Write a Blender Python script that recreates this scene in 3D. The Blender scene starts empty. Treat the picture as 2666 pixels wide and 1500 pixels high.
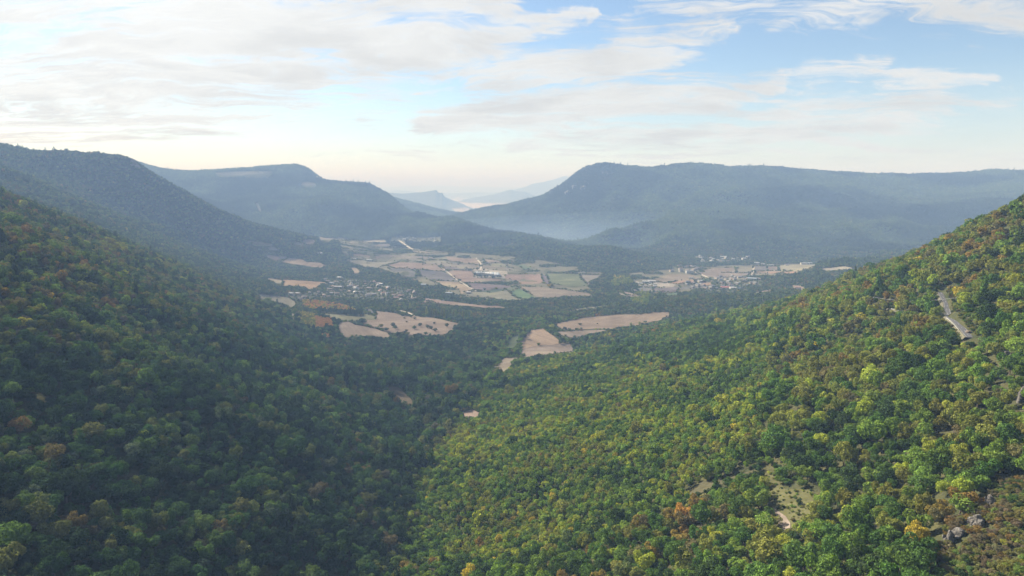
import bpy, bmesh, math, random
import numpy as np
from mathutils import Vector, Matrix, Euler
from mathutils.geometry import delaunay_2d_cdt

random.seed(7)
rng = np.random.default_rng(7)
S = bpy.context.scene
COL = S.collection
PI = math.pi

# ------------------------------------------------------------------ camera
H = 300.0                      # camera height above the village floor (metres)
F = 1777.0                     # focal length in photo pixels (24 mm on 36 mm, 2666 px wide)
PITCH = math.radians(8.4)
cam_d = bpy.data.cameras.new('camera')
cam = bpy.data.objects.new('camera', cam_d)
COL.objects.link(cam)
cam_d.sensor_width = 36.0
cam_d.lens = 36.0 * F / 2666.0
cam_d.clip_start = 1.0
cam_d.clip_end = 200000.0
cam.location = (0, 0, H)
cam.rotation_euler = (PI / 2 - PITCH, 0, 0)
S.camera = cam

# ------------------------------------------------------------------ light
SUN_AZ = math.radians(-50)     # left of the view direction (+Y)
SUN_EL = math.radians(32)
sun_dir = Vector((math.sin(SUN_AZ) * math.cos(SUN_EL), math.cos(SUN_AZ) * math.cos(SUN_EL), math.sin(SUN_EL)))
sl = bpy.data.lights.new('sun', 'SUN')
sl.energy = 5.0
sl.angle = math.radians(0.53)
sl.color = (1.0, 0.935, 0.83)
so = bpy.data.objects.new('sun', sl)
COL.objects.link(so)
so.rotation_euler = sun_dir.to_track_quat('Z', 'Y').to_euler()
so.location = sun_dir * 1000

S.view_settings.view_transform = 'Standard'
S.view_settings.look = 'None'
S.view_settings.gamma = 1.0
S.view_settings.use_curve_mapping = False
S.view_settings.exposure = 1.62
S.render.engine = 'CYCLES'
cy = S.cycles
cy.max_bounces = 6
cy.diffuse_bounces = 2
cy.glossy_bounces = 1
cy.transmission_bounces = 3
cy.volume_bounces = 1
cy.transparent_max_bounces = 8
cy.use_denoising = True
cy.sample_clamp_indirect = 4.0

HAZE_DENSITY = 1.8e-4
HAZE_COLOR = (0.225, 0.345, 0.58)
HAZE_ABSORB = (0.504, 0.285, 0.0)
HAZE_ANISO = 0.0
SKY_STRENGTH = 0.05


def px_dir(px, py):
    """photo pixel -> world direction with unit forward (y) component"""
    u = (px - 1333.0) / F
    v = (750.0 - py) / F
    y = math.cos(PITCH) + v * math.sin(PITCH)
    z = v * math.cos(PITCH) - math.sin(PITCH)
    return u / y, 1.0, z / y


def to_px(x, y, z):
    c, s = math.cos(PITCH), math.sin(PITCH)
    zz = z - H
    fwd = y * c - zz * s
    up = y * s + zz * c
    fwd = np.maximum(fwd, 1e-3)
    return 1333.0 + F * x / fwd, 750.0 - F * up / fwd


# ------------------------------------------------------------------ world sky
world = bpy.data.worlds.new('World')
S.world = world
world.use_nodes = True
nt = world.node_tree
nt.nodes.clear()


class NB:
    """small helper for building node trees"""
    def __init__(self, tree):
        self.t = tree

    def n(self, kind, **kw):
        nd = self.t.nodes.new(kind)
        for k, v in kw.items():
            setattr(nd, k, v)
        return nd

    def link(self, a, b):
        self.t.links.new(a, b)

    def put(self, sock, v):
        if isinstance(v, bpy.types.NodeSocket):
            self.link(v, sock)
        else:
            sock.default_value = v

    def m(self, op, a, b=None, c=None, clamp=False):
        nd = self.n('ShaderNodeMath', operation=op)
        nd.use_clamp = clamp
        self.put(nd.inputs[0], a)
        if b is not None:
            self.put(nd.inputs[1], b)
        if c is not None:
            self.put(nd.inputs[2], c)
        return nd.outputs[0]

    def vm(self, op, a, b=None, out=0, scale=None):
        nd = self.n('ShaderNodeVectorMath', operation=op)
        self.put(nd.inputs[0], a)
        if b is not None:
            self.put(nd.inputs[1], b)
        if scale is not None:
            self.put(nd.inputs['Scale'], scale)
        return nd.outputs[out]

    def xyz(self, x, y, z=0.0):
        nd = self.n('ShaderNodeCombineXYZ')
        self.put(nd.inputs[0], x); self.put(nd.inputs[1], y); self.put(nd.inputs[2], z)
        return nd.outputs[0]

    def noise(self, vec, scale, detail=4, rough=0.5, dist=0.0, color=False):
        nd = self.n('ShaderNodeTexNoise')
        self.put(nd.inputs['Vector'], vec)
        nd.inputs['Scale'].default_value = scale
        nd.inputs['Detail'].default_value = detail
        nd.inputs['Roughness'].default_value = rough
        nd.inputs['Distortion'].default_value = dist
        return nd.outputs[1] if color else nd.outputs[0]

    def ramp(self, v, lo, hi, a=0.0, b=1.0, smooth=True):
        nd = self.n('ShaderNodeMapRange')
        nd.interpolation_type = 'SMOOTHSTEP' if smooth else 'LINEAR'
        self.put(nd.inputs[0], v)
        for i, q in enumerate((lo, hi, a, b)):
            self.put(nd.inputs[i + 1], q)
        return nd.outputs[0]

    def mix(self, f, a, b, blend='MIX'):
        nd = self.n('ShaderNodeMix', data_type='RGBA', blend_type=blend)
        self.put(nd.inputs[0], f)
        self.put(nd.inputs[6], a if isinstance(a, bpy.types.NodeSocket) else (*a, 1))
        self.put(nd.inputs[7], b if isinstance(b, bpy.types.NodeSocket) else (*b, 1))
        return nd.outputs[2]


W = NB(nt)
tc = W.n('ShaderNodeTexCoord')
sep = W.n('ShaderNodeSeparateXYZ')
dirv = W.vm('NORMALIZE', tc.outputs['Generated'])
W.link(dirv, sep.inputs[0])
dx, dy, dz = sep.outputs
sky = W.n('ShaderNodeTexSky', sky_type='NISHITA')
sky.sun_disc = False
sky.sun_elevation = SUN_EL
sky.sun_rotation = SUN_AZ
sky.altitude = 800
sky.air_density = 1.0
sky.dust_density = 0.3
sky.ozone_density = 1.8
az = W.m('ARCTAN2', dx, dy)
el = W.m('ARCSINE', dz)
# cloud layer coordinates: the flat sheet overhead seen in perspective
zz = W.m('ADD', W.m('MAXIMUM', dz, 0.0), 0.10)
q = W.xyz(W.m('DIVIDE', dx, zz), W.m('DIVIDE', dy, zz), 0.0)
wn = W.noise(q, 0.55, 4, 0.55, 0.0, color=True)
warp = W.vm('SUBTRACT', wn, (0.5, 0.5, 0.5))
# cirrus strands run from the far left towards the near right
qr = W.n('ShaderNodeMapping', vector_type='POINT')
W.link(W.vm('ADD', q, W.vm('SCALE', warp, scale=2.0)), qr.inputs['Vector'])
qr.inputs['Rotation'].default_value = (0, 0, math.radians(38))
qr.inputs['Scale'].default_value = (0.42, 1.9, 1.0)
strand = W.noise(qr.outputs[0], 1.5, 10, 0.66, 0.5)
soft = W.noise(W.vm('ADD', q, W.vm('SCALE', warp, scale=0.8)), 0.75, 5, 0.55, 0.2)
fine = W.noise(qr.outputs[0], 6.5, 8, 0.68, 1.2)
# directions where the photograph has its cloud banks (azimuth, elevation), gently warped
wa = W.n('ShaderNodeSeparateXYZ')
wn2 = W.noise(W.xyz(W.m('MULTIPLY', az, 1.0), W.m('MULTIPLY', el, 2.2), 0.3), 4.5, 9, 0.70, 0.9, color=True)
W.link(W.vm('SCALE', W.vm('SUBTRACT', wn2, (0.5, 0.5, 0.5)), scale=0.135), wa.inputs[0])
az_w = W.m('ADD', az, wa.outputs[0])
el_w = W.m('ADD', el, W.m('MULTIPLY', wa.outputs[1], 0.55))
P2 = W.xyz(az_w, el_w, 0.0)


def azel(px, py):
    x, y, z = px_dir(px, py)
    return math.atan2(x, y), math.atan2(z, math.hypot(x, y))


def bank(pa, pb, wa_, wb_, gain):
    """a streak of cloud between two sky directions; width in pixels at both ends"""
    a = Vector((*azel(*pa), 0)); b = Vector((*azel(*pb), 0))
    d = b - a
    pa_ = W.vm('SUBTRACT', P2, tuple(a))
    t = W.m('DIVIDE', W.vm('DOT_PRODUCT', pa_, tuple(d), out=1), d.length_squared, clamp=True)
    off = W.vm('SUBTRACT', pa_, W.vm('SCALE', tuple(d), scale=t))
    dist = W.vm('LENGTH', off, out=1)
    wid = W.m('MULTIPLY_ADD', t, (wb_ - wa_) / F, wa_ / F)
    r = W.m('DIVIDE', dist, wid)
    return W.m('MULTIPLY', W.ramp(r, 0.15, 1.9, 1.0, 0.0), gain)


banks = [
    ((-900, 40), (760, 40), 230, 150, 1.0), ((-900, 210), (760, 160), 150, 110, 0.95), ((-900, 330), (520, 290), 110, 60, 0.85),
    ((700, 100), (1150, 120), 150, 90, 0.9), ((1100, 115), (1540, 42), 80, 16, 0.85), ((760, 10), (1320, 0), 60, 40, 0.8),
    ((480, 250), (1120, 215), 70, 36, 0.62), ((920, 300), (1030, 285), 22, 10, 0.7),
    ((1270, 205), (1620, 165), 46, 56, 0.85), ((1600, 160), (1900, 62), 62, 22, 1.0),
    ((1110, 315), (1560, 285), 34, 90, 1.0), ((1560, 275), (2040, 215), 76, 26, 0.95),
    ((1350, 345), (2400, 320), 48, 64, 0.9), ((1650, 25), (2020, 12), 20, 34, 0.55),
    ((2020, 45), (2450, 8), 34, 20, 0.62), ((2430, 15), (2900, 55), 26, 44, 0.62),
    ((2090, 195), (2270, 165), 30, 20, 0.75), ((2260, 200), (2560, 215), 22, 14, 0.55),
    ((2410, 315), (2620, 285), 22, 26, 0.55), ((790, 345), (960, 335), 12, 10, 0.5), ((1060, 300), (1160, 310), 10, 14, 0.55),
    ((760, 385), (1380, 390), 22, 30, 0.45), ((1750, 405), (2900, 395), 28, 28, 0.35),
]
mask = None
for b_ in banks:
    s_ = bank(b_[0], b_[1], b_[2] * 1.05, b_[3] * 1.05, b_[4])
    mask = s_ if mask is None else W.m('MAXIMUM', mask, s_)
# elsewhere round the sky: the same broken cirrus, from noise alone
outside = W.m('MULTIPLY', W.ramp(W.m('ABSOLUTE', az), 0.75, 1.1), 0.55)
above = W.m('MULTIPLY', W.ramp(el, 0.30, 0.50), 0.55)
cover = W.m('MAXIMUM', mask, W.m('MAXIMUM', outside, above))
tex = W.m('ADD', W.m('MULTIPLY', strand, 0.75), W.m('ADD', W.m('MULTIPLY', soft, 0.35), W.m('MULTIPLY', fine, 0.42)))
dens = W.m('SUBTRACT', W.m('MULTIPLY_ADD', cover, 1.65, W.m('MULTIPLY', W.m('SUBTRACT', tex, 0.765), 6.6)), 0.36)
alpha = W.ramp(dens, -0.08, 1.30, 0.0, 0.97)
# thin veil low over the horizon
veil = W.m('MULTIPLY', W.ramp(el, 0.17, -0.01, 0.0, 0.45), 1.0)
alpha = W.m('MAXIMUM', alpha, veil)
cosg = W.m('MAXIMUM', W.vm('DOT_PRODUCT', dirv, tuple(sun_dir), out=1), 0.0)
glow = W.m('POWER', cosg, 5.0)
und = W.noise(W.vm('ADD', q, W.vm('SCALE', warp, scale=0.9)), 1.25, 6, 0.6, 0.4)
thick = W.m('MULTIPLY', W.ramp(dens, 0.75, 1.7, 1.0, 0.92), W.ramp(und, 0.36, 0.58, 0.91, 1.05))
bright = W.m('MULTIPLY', W.m('MULTIPLY_ADD', glow, 2.4, 5.5), thick)
warm = W.mix(W.ramp(W.m('MULTIPLY', cosg, W.ramp(el, 0.17, 0.02)), 0.45, 0.9), (0.985, 1.0, 1.0), (1.0, 0.93, 0.84))
ccol = W.vm('SCALE', warm, scale=bright)
skyc = W.mix(alpha, sky.outputs[0], ccol)
bg = W.n('ShaderNodeBackground')
W.link(skyc, bg.inputs[0])
bg.inputs[1].default_value = SKY_STRENGTH
wo = W.n('ShaderNodeOutputWorld')
W.link(bg.outputs[0], wo.inputs[0])


# ------------------------------------------------------------------ noise in numpy
def _hash(ix, iy, seed):
    n = (ix.astype(np.int64) * 374761393 + iy.astype(np.int64) * 668265263 + seed * 974634777) & 0xffffffff
    n = ((n ^ (n >> 13)) * 1274126177) & 0xffffffff
    n = n ^ (n >> 16)
    return (n & 0xffffff) / float(0xffffff)


def vnoise(x, y, seed=0):
    x = np.asarray(x, float); y = np.asarray(y, float)
    ix = np.floor(x); iy = np.floor(y)
    fx = x - ix; fy = y - iy
    fx = fx * fx * fx * (fx * (fx * 6 - 15) + 10); fy = fy * fy * fy * (fy * (fy * 6 - 15) + 10)
    a = _hash(ix, iy, seed); b = _hash(ix + 1, iy, seed)
    c = _hash(ix, iy + 1, seed); d = _hash(ix + 1, iy + 1, seed)
    return (a * (1 - fx) + b * fx) * (1 - fy) + (c * (1 - fx) + d * fx) * fy * 1.0


def fbm(x, y, wl, octaves=4, seed=0, gain=0.5):
    s = 0; a = 1; t = 0
    for i in range(octaves):
        s = s + a * vnoise(x / wl + 13.7 * i, y / wl - 7.1 * i, seed + i)
        t += a
        a *= gain; wl = wl / 2.03
    return s / t


def ridged(x, y, wl, octaves=4, seed=0):
    s = 0; a = 1; t = 0
    for i in range(octaves):
        s = s + a * (1 - np.abs(2 * vnoise(x / wl + 3.1 * i, y / wl + 9.2 * i, seed + i) - 1))
        t += a
        a *= 0.5; wl = wl / 2.1
    return s / t


# ------------------------------------------------------------------ terrain
# control lines: (photo x, photo y, ground distance ahead in metres)
CTRL = [
    # stream at the bottom of the near valley
    [(900, 1700, 240), (1010, 1500, 362), (1030, 1420, 400), (1060, 1300, 480), (1110, 1190, 560), (1170, 1110, 650),
     (1230, 1050, 740), (1280, 970, 900), (1320, 900, 1130)],
    # near left slope
    [(0, 1500, 232), (0, 1200, 305), (0, 1000, 372), (0, 850, 440), (0, 700, 530), (0, 560, 740)],
    [(200, 1300, 305)], [(500, 1500, 292)], [(500, 1250, 370)], [(750, 1300, 400)], [(400, 1100, 420)],
    [(400, 900, 600)], [(400, 750, 850)], [(200, 800, 560)], [(200, 650, 800)], [(100, 560, 1000)],
    [(400, 660, 1400)], [(700, 1100, 510)], [(700, 900, 830)], [(900, 1100, 620)], [(750, 880, 1100)],
    [(1000, 950, 950)], [(600, 800, 1080)], [(880, 900, 1130)],
    [(-500, 1400, 240)], [(-500, 700, 500)], [(-600, 430, 1200)],
    # its skyline against the hill behind
    [(0, 432, 2050), (45, 450, 2000), (100, 485, 1920), (180, 520, 1880), (270, 560, 1880), (350, 600, 1920), (450, 635, 2000), (560, 665, 2080)],
    [(0, 500, 1050)], [(120, 540, 1250)], [(250, 600, 1300)],
    [(60, 445, 2300)], [(200, 510, 2250)],
    # right near slope
    [(1500, 1500, 300)], [(2000, 1500, 238)], [(2666, 1500, 175)], [(2666, 1300, 215)], [(2666, 1100, 272)],
    [(2666, 900, 345)], [(2666, 700, 455)], [(2300, 1300, 272)], [(2300, 1100, 342)], [(2300, 900, 450)],
    [(2300, 790, 590)], [(2453, 820, 505)], [(1900, 1300, 330)], [(1900, 1100, 432)], [(1900, 960, 600)],
    [(1900, 880, 800)], [(1500, 1300, 420)], [(1500, 1100, 572)], [(1500, 985, 800)], [(1300, 1150, 600)], [(1200, 1300, 470)],
    [(1250, 1500, 340)], [(1700, 950, 790)], [(3100, 1400, 190)], [(3100, 800, 400)], [(3300, 450, 560)],
    # its crest line
    [(2900, 400, 560), (2666, 522, 610), (2560, 578, 650), (2440, 633, 700), (2350, 683, 750), (2280, 718, 800),
     (2180, 752, 880), (2050, 793, 980), (1900, 823, 1050), (1750, 853, 1120), (1600, 884, 1180), (1500, 908, 1200)],
    # the shoulder falls away behind that crest
    [(2666, 560, 1000)], [(2440, 660, 1080)], [(2280, 735, 1200)], [(2050, 790, 1350)],
    # wooded mound behind it
    [(1660, 800, 1560), (1760, 782, 1600), (1850, 772, 1650), (1960, 770, 1650), (2060, 762, 1650)],
    [(1680, 845, 1430)], [(1850, 800, 1480)],
    # small hill at the right of the valley
    [(2100, 700, 2080), (2150, 683, 2120), (2200, 674, 2150), (2260, 676, 2150), (2330, 684, 2100)],
    [(2250, 700, 1950)], [(2100, 715, 1950)],
]
CTRL_Z = [  # valley floor: photo pixel and ground height
    (1400, 920, 26), (1360, 870, 22), (1450, 960, 42), (1550, 850, 16), (1700, 830, 14), (1250, 860, 25), (1100, 860, 22), (900, 860, 30),
    (780, 820, 32), (1000, 820, 18), (1200, 800, 10), (1400, 780, 8), (1600, 790, 8), (700, 790, 30), (850, 770, 14), (700, 730, 22),
    (1000, 770, 10), (1100, 740, 6), (1300, 760, 6), (1500, 745, 5), (1650, 760, 3), (1900, 752, 10), (2060, 750, 22), (1750, 740, 3),
    (1900, 730, 4), (2000, 720, 3), (1700, 710, 0), (1900, 700, 0), (2100, 695, 0), (1500, 705, 2), (1300, 700, 3), (1100, 690, 5),
    (900, 700, 8), (750, 680, 14), (640, 720, 34), (600, 690, 34), (680, 655, 20), (820, 650, 8), (1000, 655, 5), (1150, 665, 5), (1350, 690, 3), (820, 625, 8),
    (960, 630, 6), (1060, 640, 8), (1250, 675, 5), (1450, 690, 3), (1600, 695, 1), (1850, 682, 2), (1960, 676, 2), (1750, 672, 4), (2080, 672, 5), (2300, 668, 12),
]
CTRL2 = [  # far ridges
    # hill behind the near left slope
    [(-500, 400, 2650), (0, 408, 2650), (70, 410, 2650), (170, 402, 2650), (240, 397, 2650), (300, 402, 2640), (340, 412, 2630), (360, 430, 2640),
     (450, 482, 2690), (560, 542, 2740), (650, 582, 2820), (780, 614, 2930), (830, 625, 3000)],
    [(200, 480, 2400)], [(330, 560, 2350)], [(480, 605, 2500)], [(600, 635, 2600)], [(-400, 378, 3300), (0, 385, 3300), (100, 396, 3300), (170, 405, 3300)],
    [(430, 520, 3100)], [(620, 590, 3300)], [(520, 560, 3200)],
    # plateau with the step at the top, then the long nose running right
    [(300, 410, 4900), (370, 428, 4900), (430, 443, 4900), (480, 449, 4950), (540, 445, 5000), (640, 440, 5050), (700, 435, 5100), (776, 430, 5150), (800, 438, 5150), (822, 456, 5130)],
    [(832, 471, 5100), (870, 474, 5050), (900, 478, 5000), (940, 479, 4950), (971, 484, 4900), (1002, 502, 4800), (1024, 516, 4700), (1040, 537, 4550), (1055, 548, 4450),
     (1092, 561, 4250), (1117, 565, 4150), (1158, 566, 4000), (1180, 574, 3900), (1210, 583, 3800), (1242, 593, 3650), (1273, 607, 3500), (1316, 611, 3400),
     (1344, 619, 3300), (1397, 624, 3180), (1443, 638, 3050), (1490, 647, 2950), (1537, 650, 2880), (1590, 648, 2800), (1614, 650, 2780), (1636, 660, 2760), (1661, 672, 2740)],
    [(500, 520, 4200)], [(620, 520, 4350)], [(700, 560, 4000)], [(850, 590, 3850)], [(820, 510, 4500)], [(960, 560, 4100)], [(1050, 600, 3700)],
    [(1180, 640, 3050)], [(1300, 660, 2830)], [(1450, 672, 2700)],
    # basin behind the nose
    [(1200, 572, 4800), (1300, 592, 4500), (1380, 610, 4300), (1450, 624, 4150), (1520, 632, 3950), (1600, 641, 3600), (1680, 660, 3250)],
    # right ridge
    [(1167, 568, 5000), (1204, 555, 5000), (1242, 549, 5000), (1288, 538, 4980), (1319, 537, 4950), (1350, 526, 4920), (1403, 516, 4900), (1428, 504, 4880), (1440, 495, 4860),
     (1478, 471, 4820), (1505, 450, 4800), (1537, 434, 4780), (1580, 425, 4760), (1602, 431, 4760), (1660, 436, 4800), (1700, 438, 4820), (1760, 430, 4800), (1810, 427, 4800), (1870, 431, 4850),
     (1915, 438, 4850), (1970, 434, 4900), (2040, 438, 4950), (2120, 447, 5000), (2200, 453, 5050), (2280, 459, 5100), (2360, 459, 5100), (2450, 455, 5050), (2550, 450, 5000), (2666, 447, 5000), (3100, 445, 5000), (3500, 440, 4900)],
    [(1420, 560, 4400)], [(1500, 520, 4400)], [(1600, 500, 4300)], [(1500, 590, 4100)],
    [(1547, 637, 3350), (1580, 608, 3400), (1606, 592, 3450), (1695, 576, 3550), (1790, 555, 3700), (1900, 543, 3800), (1950, 520, 4050), (2000, 490, 4350)],
    [(1560, 560, 4250)], [(1750, 535, 4230)], [(1640, 520, 4330)],
    [(1640, 657, 3080), (1690, 641, 3120), (1750, 611, 3250), (1830, 590, 3400), (1950, 570, 3550), (2050, 550, 3750), (2120, 520, 4050)],
    [(1700, 590, 3560)], [(1850, 568, 3720)], [(2000, 540, 3950)],
    [(1808, 664, 2980), (1870, 640, 3030), (1940, 616, 3120), (2040, 606, 3250), (2200, 590, 3400), (2280, 560, 3650)],
    [(1850, 625, 3200)], [(2000, 590, 3440)], [(2200, 640, 3050)], [(2400, 600, 3300)], [(2500, 540, 3700)], [(2666, 640, 3000)], [(2400, 520, 4200)], [(2300, 500, 4400)],
    [(2900, 600, 3100)],
]


def densify(line, step):
    out = []
    for (a, b) in zip(line[:-1], line[1:]):
        a = np.array(a, float); b = np.array(b, float)
        n = max(1, int(np.linalg.norm((b - a)[:2]) / step))
        for i in range(n):
            out.append(a + (b - a) * i / n)
    out.append(np.array(line[-1], float))
    return out


pts = []
for ln, step in [(l, 60) for l in CTRL] + [(l, 30) for l in CTRL2]:
    lst = densify(ln, step)
    for (px, py, D) in lst:
        x, y, z = px_dir(px, py)
        zc = H + z * D
        low = 6.0 if zc > 40 or D < 1500 else 3.0
        if ln[0][0] == 900 and ln[0][1] == 1700:
            low += 9.0                              # the stream has cut a narrow groove
        pts.append((x * D, D, zc - low))      # the photo shows the tree tops, not the ground
    if len(ln) > 2 and ln[0][1] < 600 and ln[0][2] > 1200 and ln[0][2] != 2050 and ln[0][0] != 1200:      # a skyline: the ground drops away behind it
        for (px, py, D) in lst[::2]:
            x, y, z = px_dir(px, py)
            zc = H + z * D
            for k, dz_ in ((1.035, 0.06), (1.07, 0.18), (1.13, 0.3), (1.2, 0.42)):
                pts.append((x * D * k, D * k, zc - dz_ * min(zc + 30, 0.09 * D)))
for (px, py, z) in CTRL_Z:
    x, y, dz_ = px_dir(px, py)
    D = (z - H) / dz_
    pts.append((x * D, D, z))
# unseen ground: round and behind the camera, behind the ridges
for p in [(0, 60, 150), (0, -150, 185), (-200, 100, 190), (-250, -200, 260), (200, 50, 235), (260, -200, 300), (-700, 0, 300), (700, 0, 340),
          (0, -700, 300), (-1500, -500, 360), (1500, -500, 380), (-2500, 500, 380), (2500, 800, 340), (1800, 1400, 160), (2600, 1800, 60), (0, -2500, 400),
          (-3500, 4200, 380), (-2500, 6300, 300), (-1200, 6300, 250), (1500, 6500, 330), (3500, 6500, 380), (5000, 5500, 400), (5000, 2500, 150), (0, 6500, -10), (-400, 6000, -5),
          (0, 7800, -20), (-3000, 7800, 150), (3000, 7800, 200), (-5000, 2500, 380), (6500, 4500, 350), (-6500, 4500, 350)]:
    pts.append(p)
pts = np.array(pts)
# drop near-duplicates
keep = []
for i in range(len(pts)):
    if all((pts[i, 0] - pts[j, 0]) ** 2 + (pts[i, 1] - pts[j, 1]) ** 2 > 15 ** 2 for j in keep):
        keep.append(i)
pts = pts[keep]


def smooth(a, b, v):
    t = np.clip((v - a) / (b - a), 0, 1)
    return t * t * (3 - 2 * t)


def detail(x, y):
    """gullies and hummocks; faded out later on the valley floor"""
    r = np.hypot(x, y)
    g = (ridged(x, y, 760, 3, 11) - 0.62) * 160 * smooth(1900, 3000, r) * (1 - 0.75 * smooth(4200, 4800, r))
    g = g + (ridged(x, y, 190, 2, 31) - 0.62) * 18 * smooth(250, 700, r)
    g = g + (fbm(x, y, 60, 2, 51) - 0.5) * 8
    return g


VF = np.array([(x, y) for (x, y, z) in pts if z < 32 and y > 900 and y < 4300])


def hill_mask(x, y):
    """0 on the valley floor, 1 on the slopes, from the distance to floor control points"""
    d = np.full(x.shape, 1e9)
    for (vx, vy) in VF:
        d = np.minimum(d, (x - vx) ** 2 + (y - vy) ** 2)
    return smooth(90, 380, np.sqrt(d))


SC = 1000.0
X = pts[:, :2] / SC
mk = hill_mask(pts[:, 0], pts[:, 1])
zt = pts[:, 2] - detail(pts[:, 0], pts[:, 1]) * mk
dd = np.hypot(X[:, None, 0] - X[None, :, 0], X[:, None, 1] - X[None, :, 1])
n_ = len(X)
A = np.zeros((n_ + 3, n_ + 3))
A[:n_, :n_] = dd
np.fill_diagonal(A[:n_, :n_], -0.002)
A[:n_, n_] = 1; A[:n_, n_ + 1:] = X
A[n_, :n_] = 1; A[n_ + 1:, :n_] = X.T
sol = np.linalg.solve(A, np.concatenate([zt, [0, 0, 0]]))


def rbf(x, y):
    out = np.empty(x.size)
    xf = x.ravel() / SC; yf = y.ravel() / SC
    for i in range(0, x.size, 20000):
        d = np.hypot(xf[i:i + 20000, None] - X[None, :, 0], yf[i:i + 20000, None] - X[None, :, 1])
        out[i:i + 20000] = d @ sol[:n_] + sol[n_] + xf[i:i + 20000] * sol[n_ + 1] + yf[i:i + 20000] * sol[n_ + 2]
    return out.reshape(x.shape)


FAR = [  # distant hills: skyline in the photo, distance, depth front and back
    ([(900, 506), (985, 503), (1012, 502), (1055, 504), (1102, 500), (1117, 498), (1139, 494), (1141, 501), (1155, 501.5), (1159, 512), (1170, 517), (1198, 527), (1226, 538), (1260, 546)], 10500, 1500),
    ([(1150, 545), (1192, 524), (1226, 516), (1288, 506), (1313, 498), (1332, 493), (1341, 498), (1369, 499), (1384, 507), (1409, 515), (1480, 520), (1600, 524)], 14000, 1900),
    ([(1240, 514), (1335, 495), (1366, 487), (1384, 479), (1412, 474), (1443, 467), (1465, 459), (1481, 460), (1490, 462), (1560, 470), (1700, 480), (1900, 500)], 18500, 2600),
    ([(850, 502), (990, 500), (1040, 495), (1085, 499), (1130, 505), (1180, 503), (1240, 500), (1300, 502), (1400, 508)], 22000, 2500),
    ([(500, 488), (950, 490), (1010, 487), (1100, 483), (1160, 484), (1230, 486), (1330, 488), (1420, 487), (1700, 490), (2300, 488)], 36000, 5000),
]


def terrain(x, y):
    r = np.hypot(x, y)
    base = rbf(x, y) + detail(x, y) * hill_mask(x, y)
    base = np.maximum(base, -45)
    plain = -40 + (fbm(x, y, 3000, 4, 71) - 0.5) * 60 - np.maximum(r - 9000, 0) * 0.0012
    t = smooth(6200, 8600, r)
    z = base * (1 - t) + plain * t
    azm = np.arctan2(x, np.maximum(y, 1.0))
    pxx = 1333 + F * np.tan(np.clip(azm, -1.3, 1.3)) * 0.995
    front = (y > 0)
    for prof, D, w in FAR:
        xs = [p[0] for p in prof]; ys = [p[1] for p in prof]
        py = np.interp(pxx, xs, ys)
        up = np.array([px_dir(a, b)[2] for a, b in zip(xs, ys)])
        slope = np.interp(pxx, xs, up)
        crest = H + slope * D * np.cos(np.clip(azm, -1.3, 1.3))
        wob = (fbm(x, y, 900, 3, 91) - 0.5) * 0.35
        u = (r - D) / w + wob
        edge = smooth(xs[0], xs[0] + 60, pxx) * (1 - smooth(xs[-1] - 60, xs[-1], pxx))
        hgt = -40 + (crest + 40) * np.exp(-u * u * 1.4) * edge
        z = np.where(front & (r > 7000), np.maximum(z, hgt), z)
    return z


az_in = np.radians(np.arange(-44, 44.001, 0.17))
az_out = np.radians(np.concatenate([np.arange(44.5, 90, 1.5), np.arange(90, 270, 5.0), np.arange(270, 315.9, 1.5)]))
AZ = np.concatenate([az_in, az_out])
R = [18.0]
while R[-1] < 46000:
    R.append(R[-1] * (1.04 if R[-1] < 120 else 1.0125 if R[-1] < 7000 else 1.02))
R = np.array(R)
GA, GR = np.meshgrid(AZ, R)
GX = GR * np.sin(GA); GY = GR * np.cos(GA)
GZ = terrain(GX, GY)
nA, nR = len(AZ), len(R)
LR = np.log(R)
AZX = np.concatenate([AZ, [AZ[0] + 2 * PI]])
GZX = np.concatenate([GZ, GZ[:, :1]], axis=1)


def ground(x, y):
    """height of the terrain mesh itself (bilinear in its polar grid)"""
    x = np.asarray(x, float); y = np.asarray(y, float)
    r = np.clip(np.hypot(x, y), R[0], R[-1] * 0.999)
    a = np.arctan2(x, y)
    a = np.where(a < AZ[0], a + 2 * PI, a)
    j = np.clip(np.searchsorted(AZX, a) - 1, 0, nA - 1)
    i = np.clip(np.searchsorted(R, r) - 1, 0, nR - 2)
    fa = (a - AZX[j]) / (AZX[j + 1] - AZX[j]); fr = (r - R[i]) / (R[i + 1] - R[i])
    return (GZX[i, j] * (1 - fa) + GZX[i, j + 1] * fa) * (1 - fr) + (GZX[i + 1, j] * (1 - fa) + GZX[i + 1, j + 1] * fa) * fr


RS = np.exp(np.arange(math.log(60), math.log(30000), 0.004))


def unproject(px, py, dmin=60):
    """photo pixel -> first point where its ray meets the terrain"""
    x, y, z = px_dir(px, py)
    t = RS[RS > dmin]
    gz = ground(x * t, y * t)
    rz = H + z * t
    below = np.nonzero(rz <= gz)[0]
    if len(below) == 0:
        return Vector((x * 6000, 6000, H + z * 6000))
    k = below[0]
    if k == 0:
        tt = t[0]
    else:
        d0 = rz[k - 1] - gz[k - 1]; d1 = rz[k] - gz[k]
        tt = t[k - 1] + (t[k] - t[k - 1]) * d0 / (d0 - d1 + 1e-9)
    return Vector((x * tt, y * tt, float(ground(x * tt, y * tt))))


# ------------------------------------------------------------------ materials
def material(name):
    m = bpy.data.materials.new(name)
    m.use_nodes = True
    m.node_tree.nodes.clear()
    b = NB(m.node_tree)
    out = b.n('ShaderNodeOutputMaterial')
    return m, b, out


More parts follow.
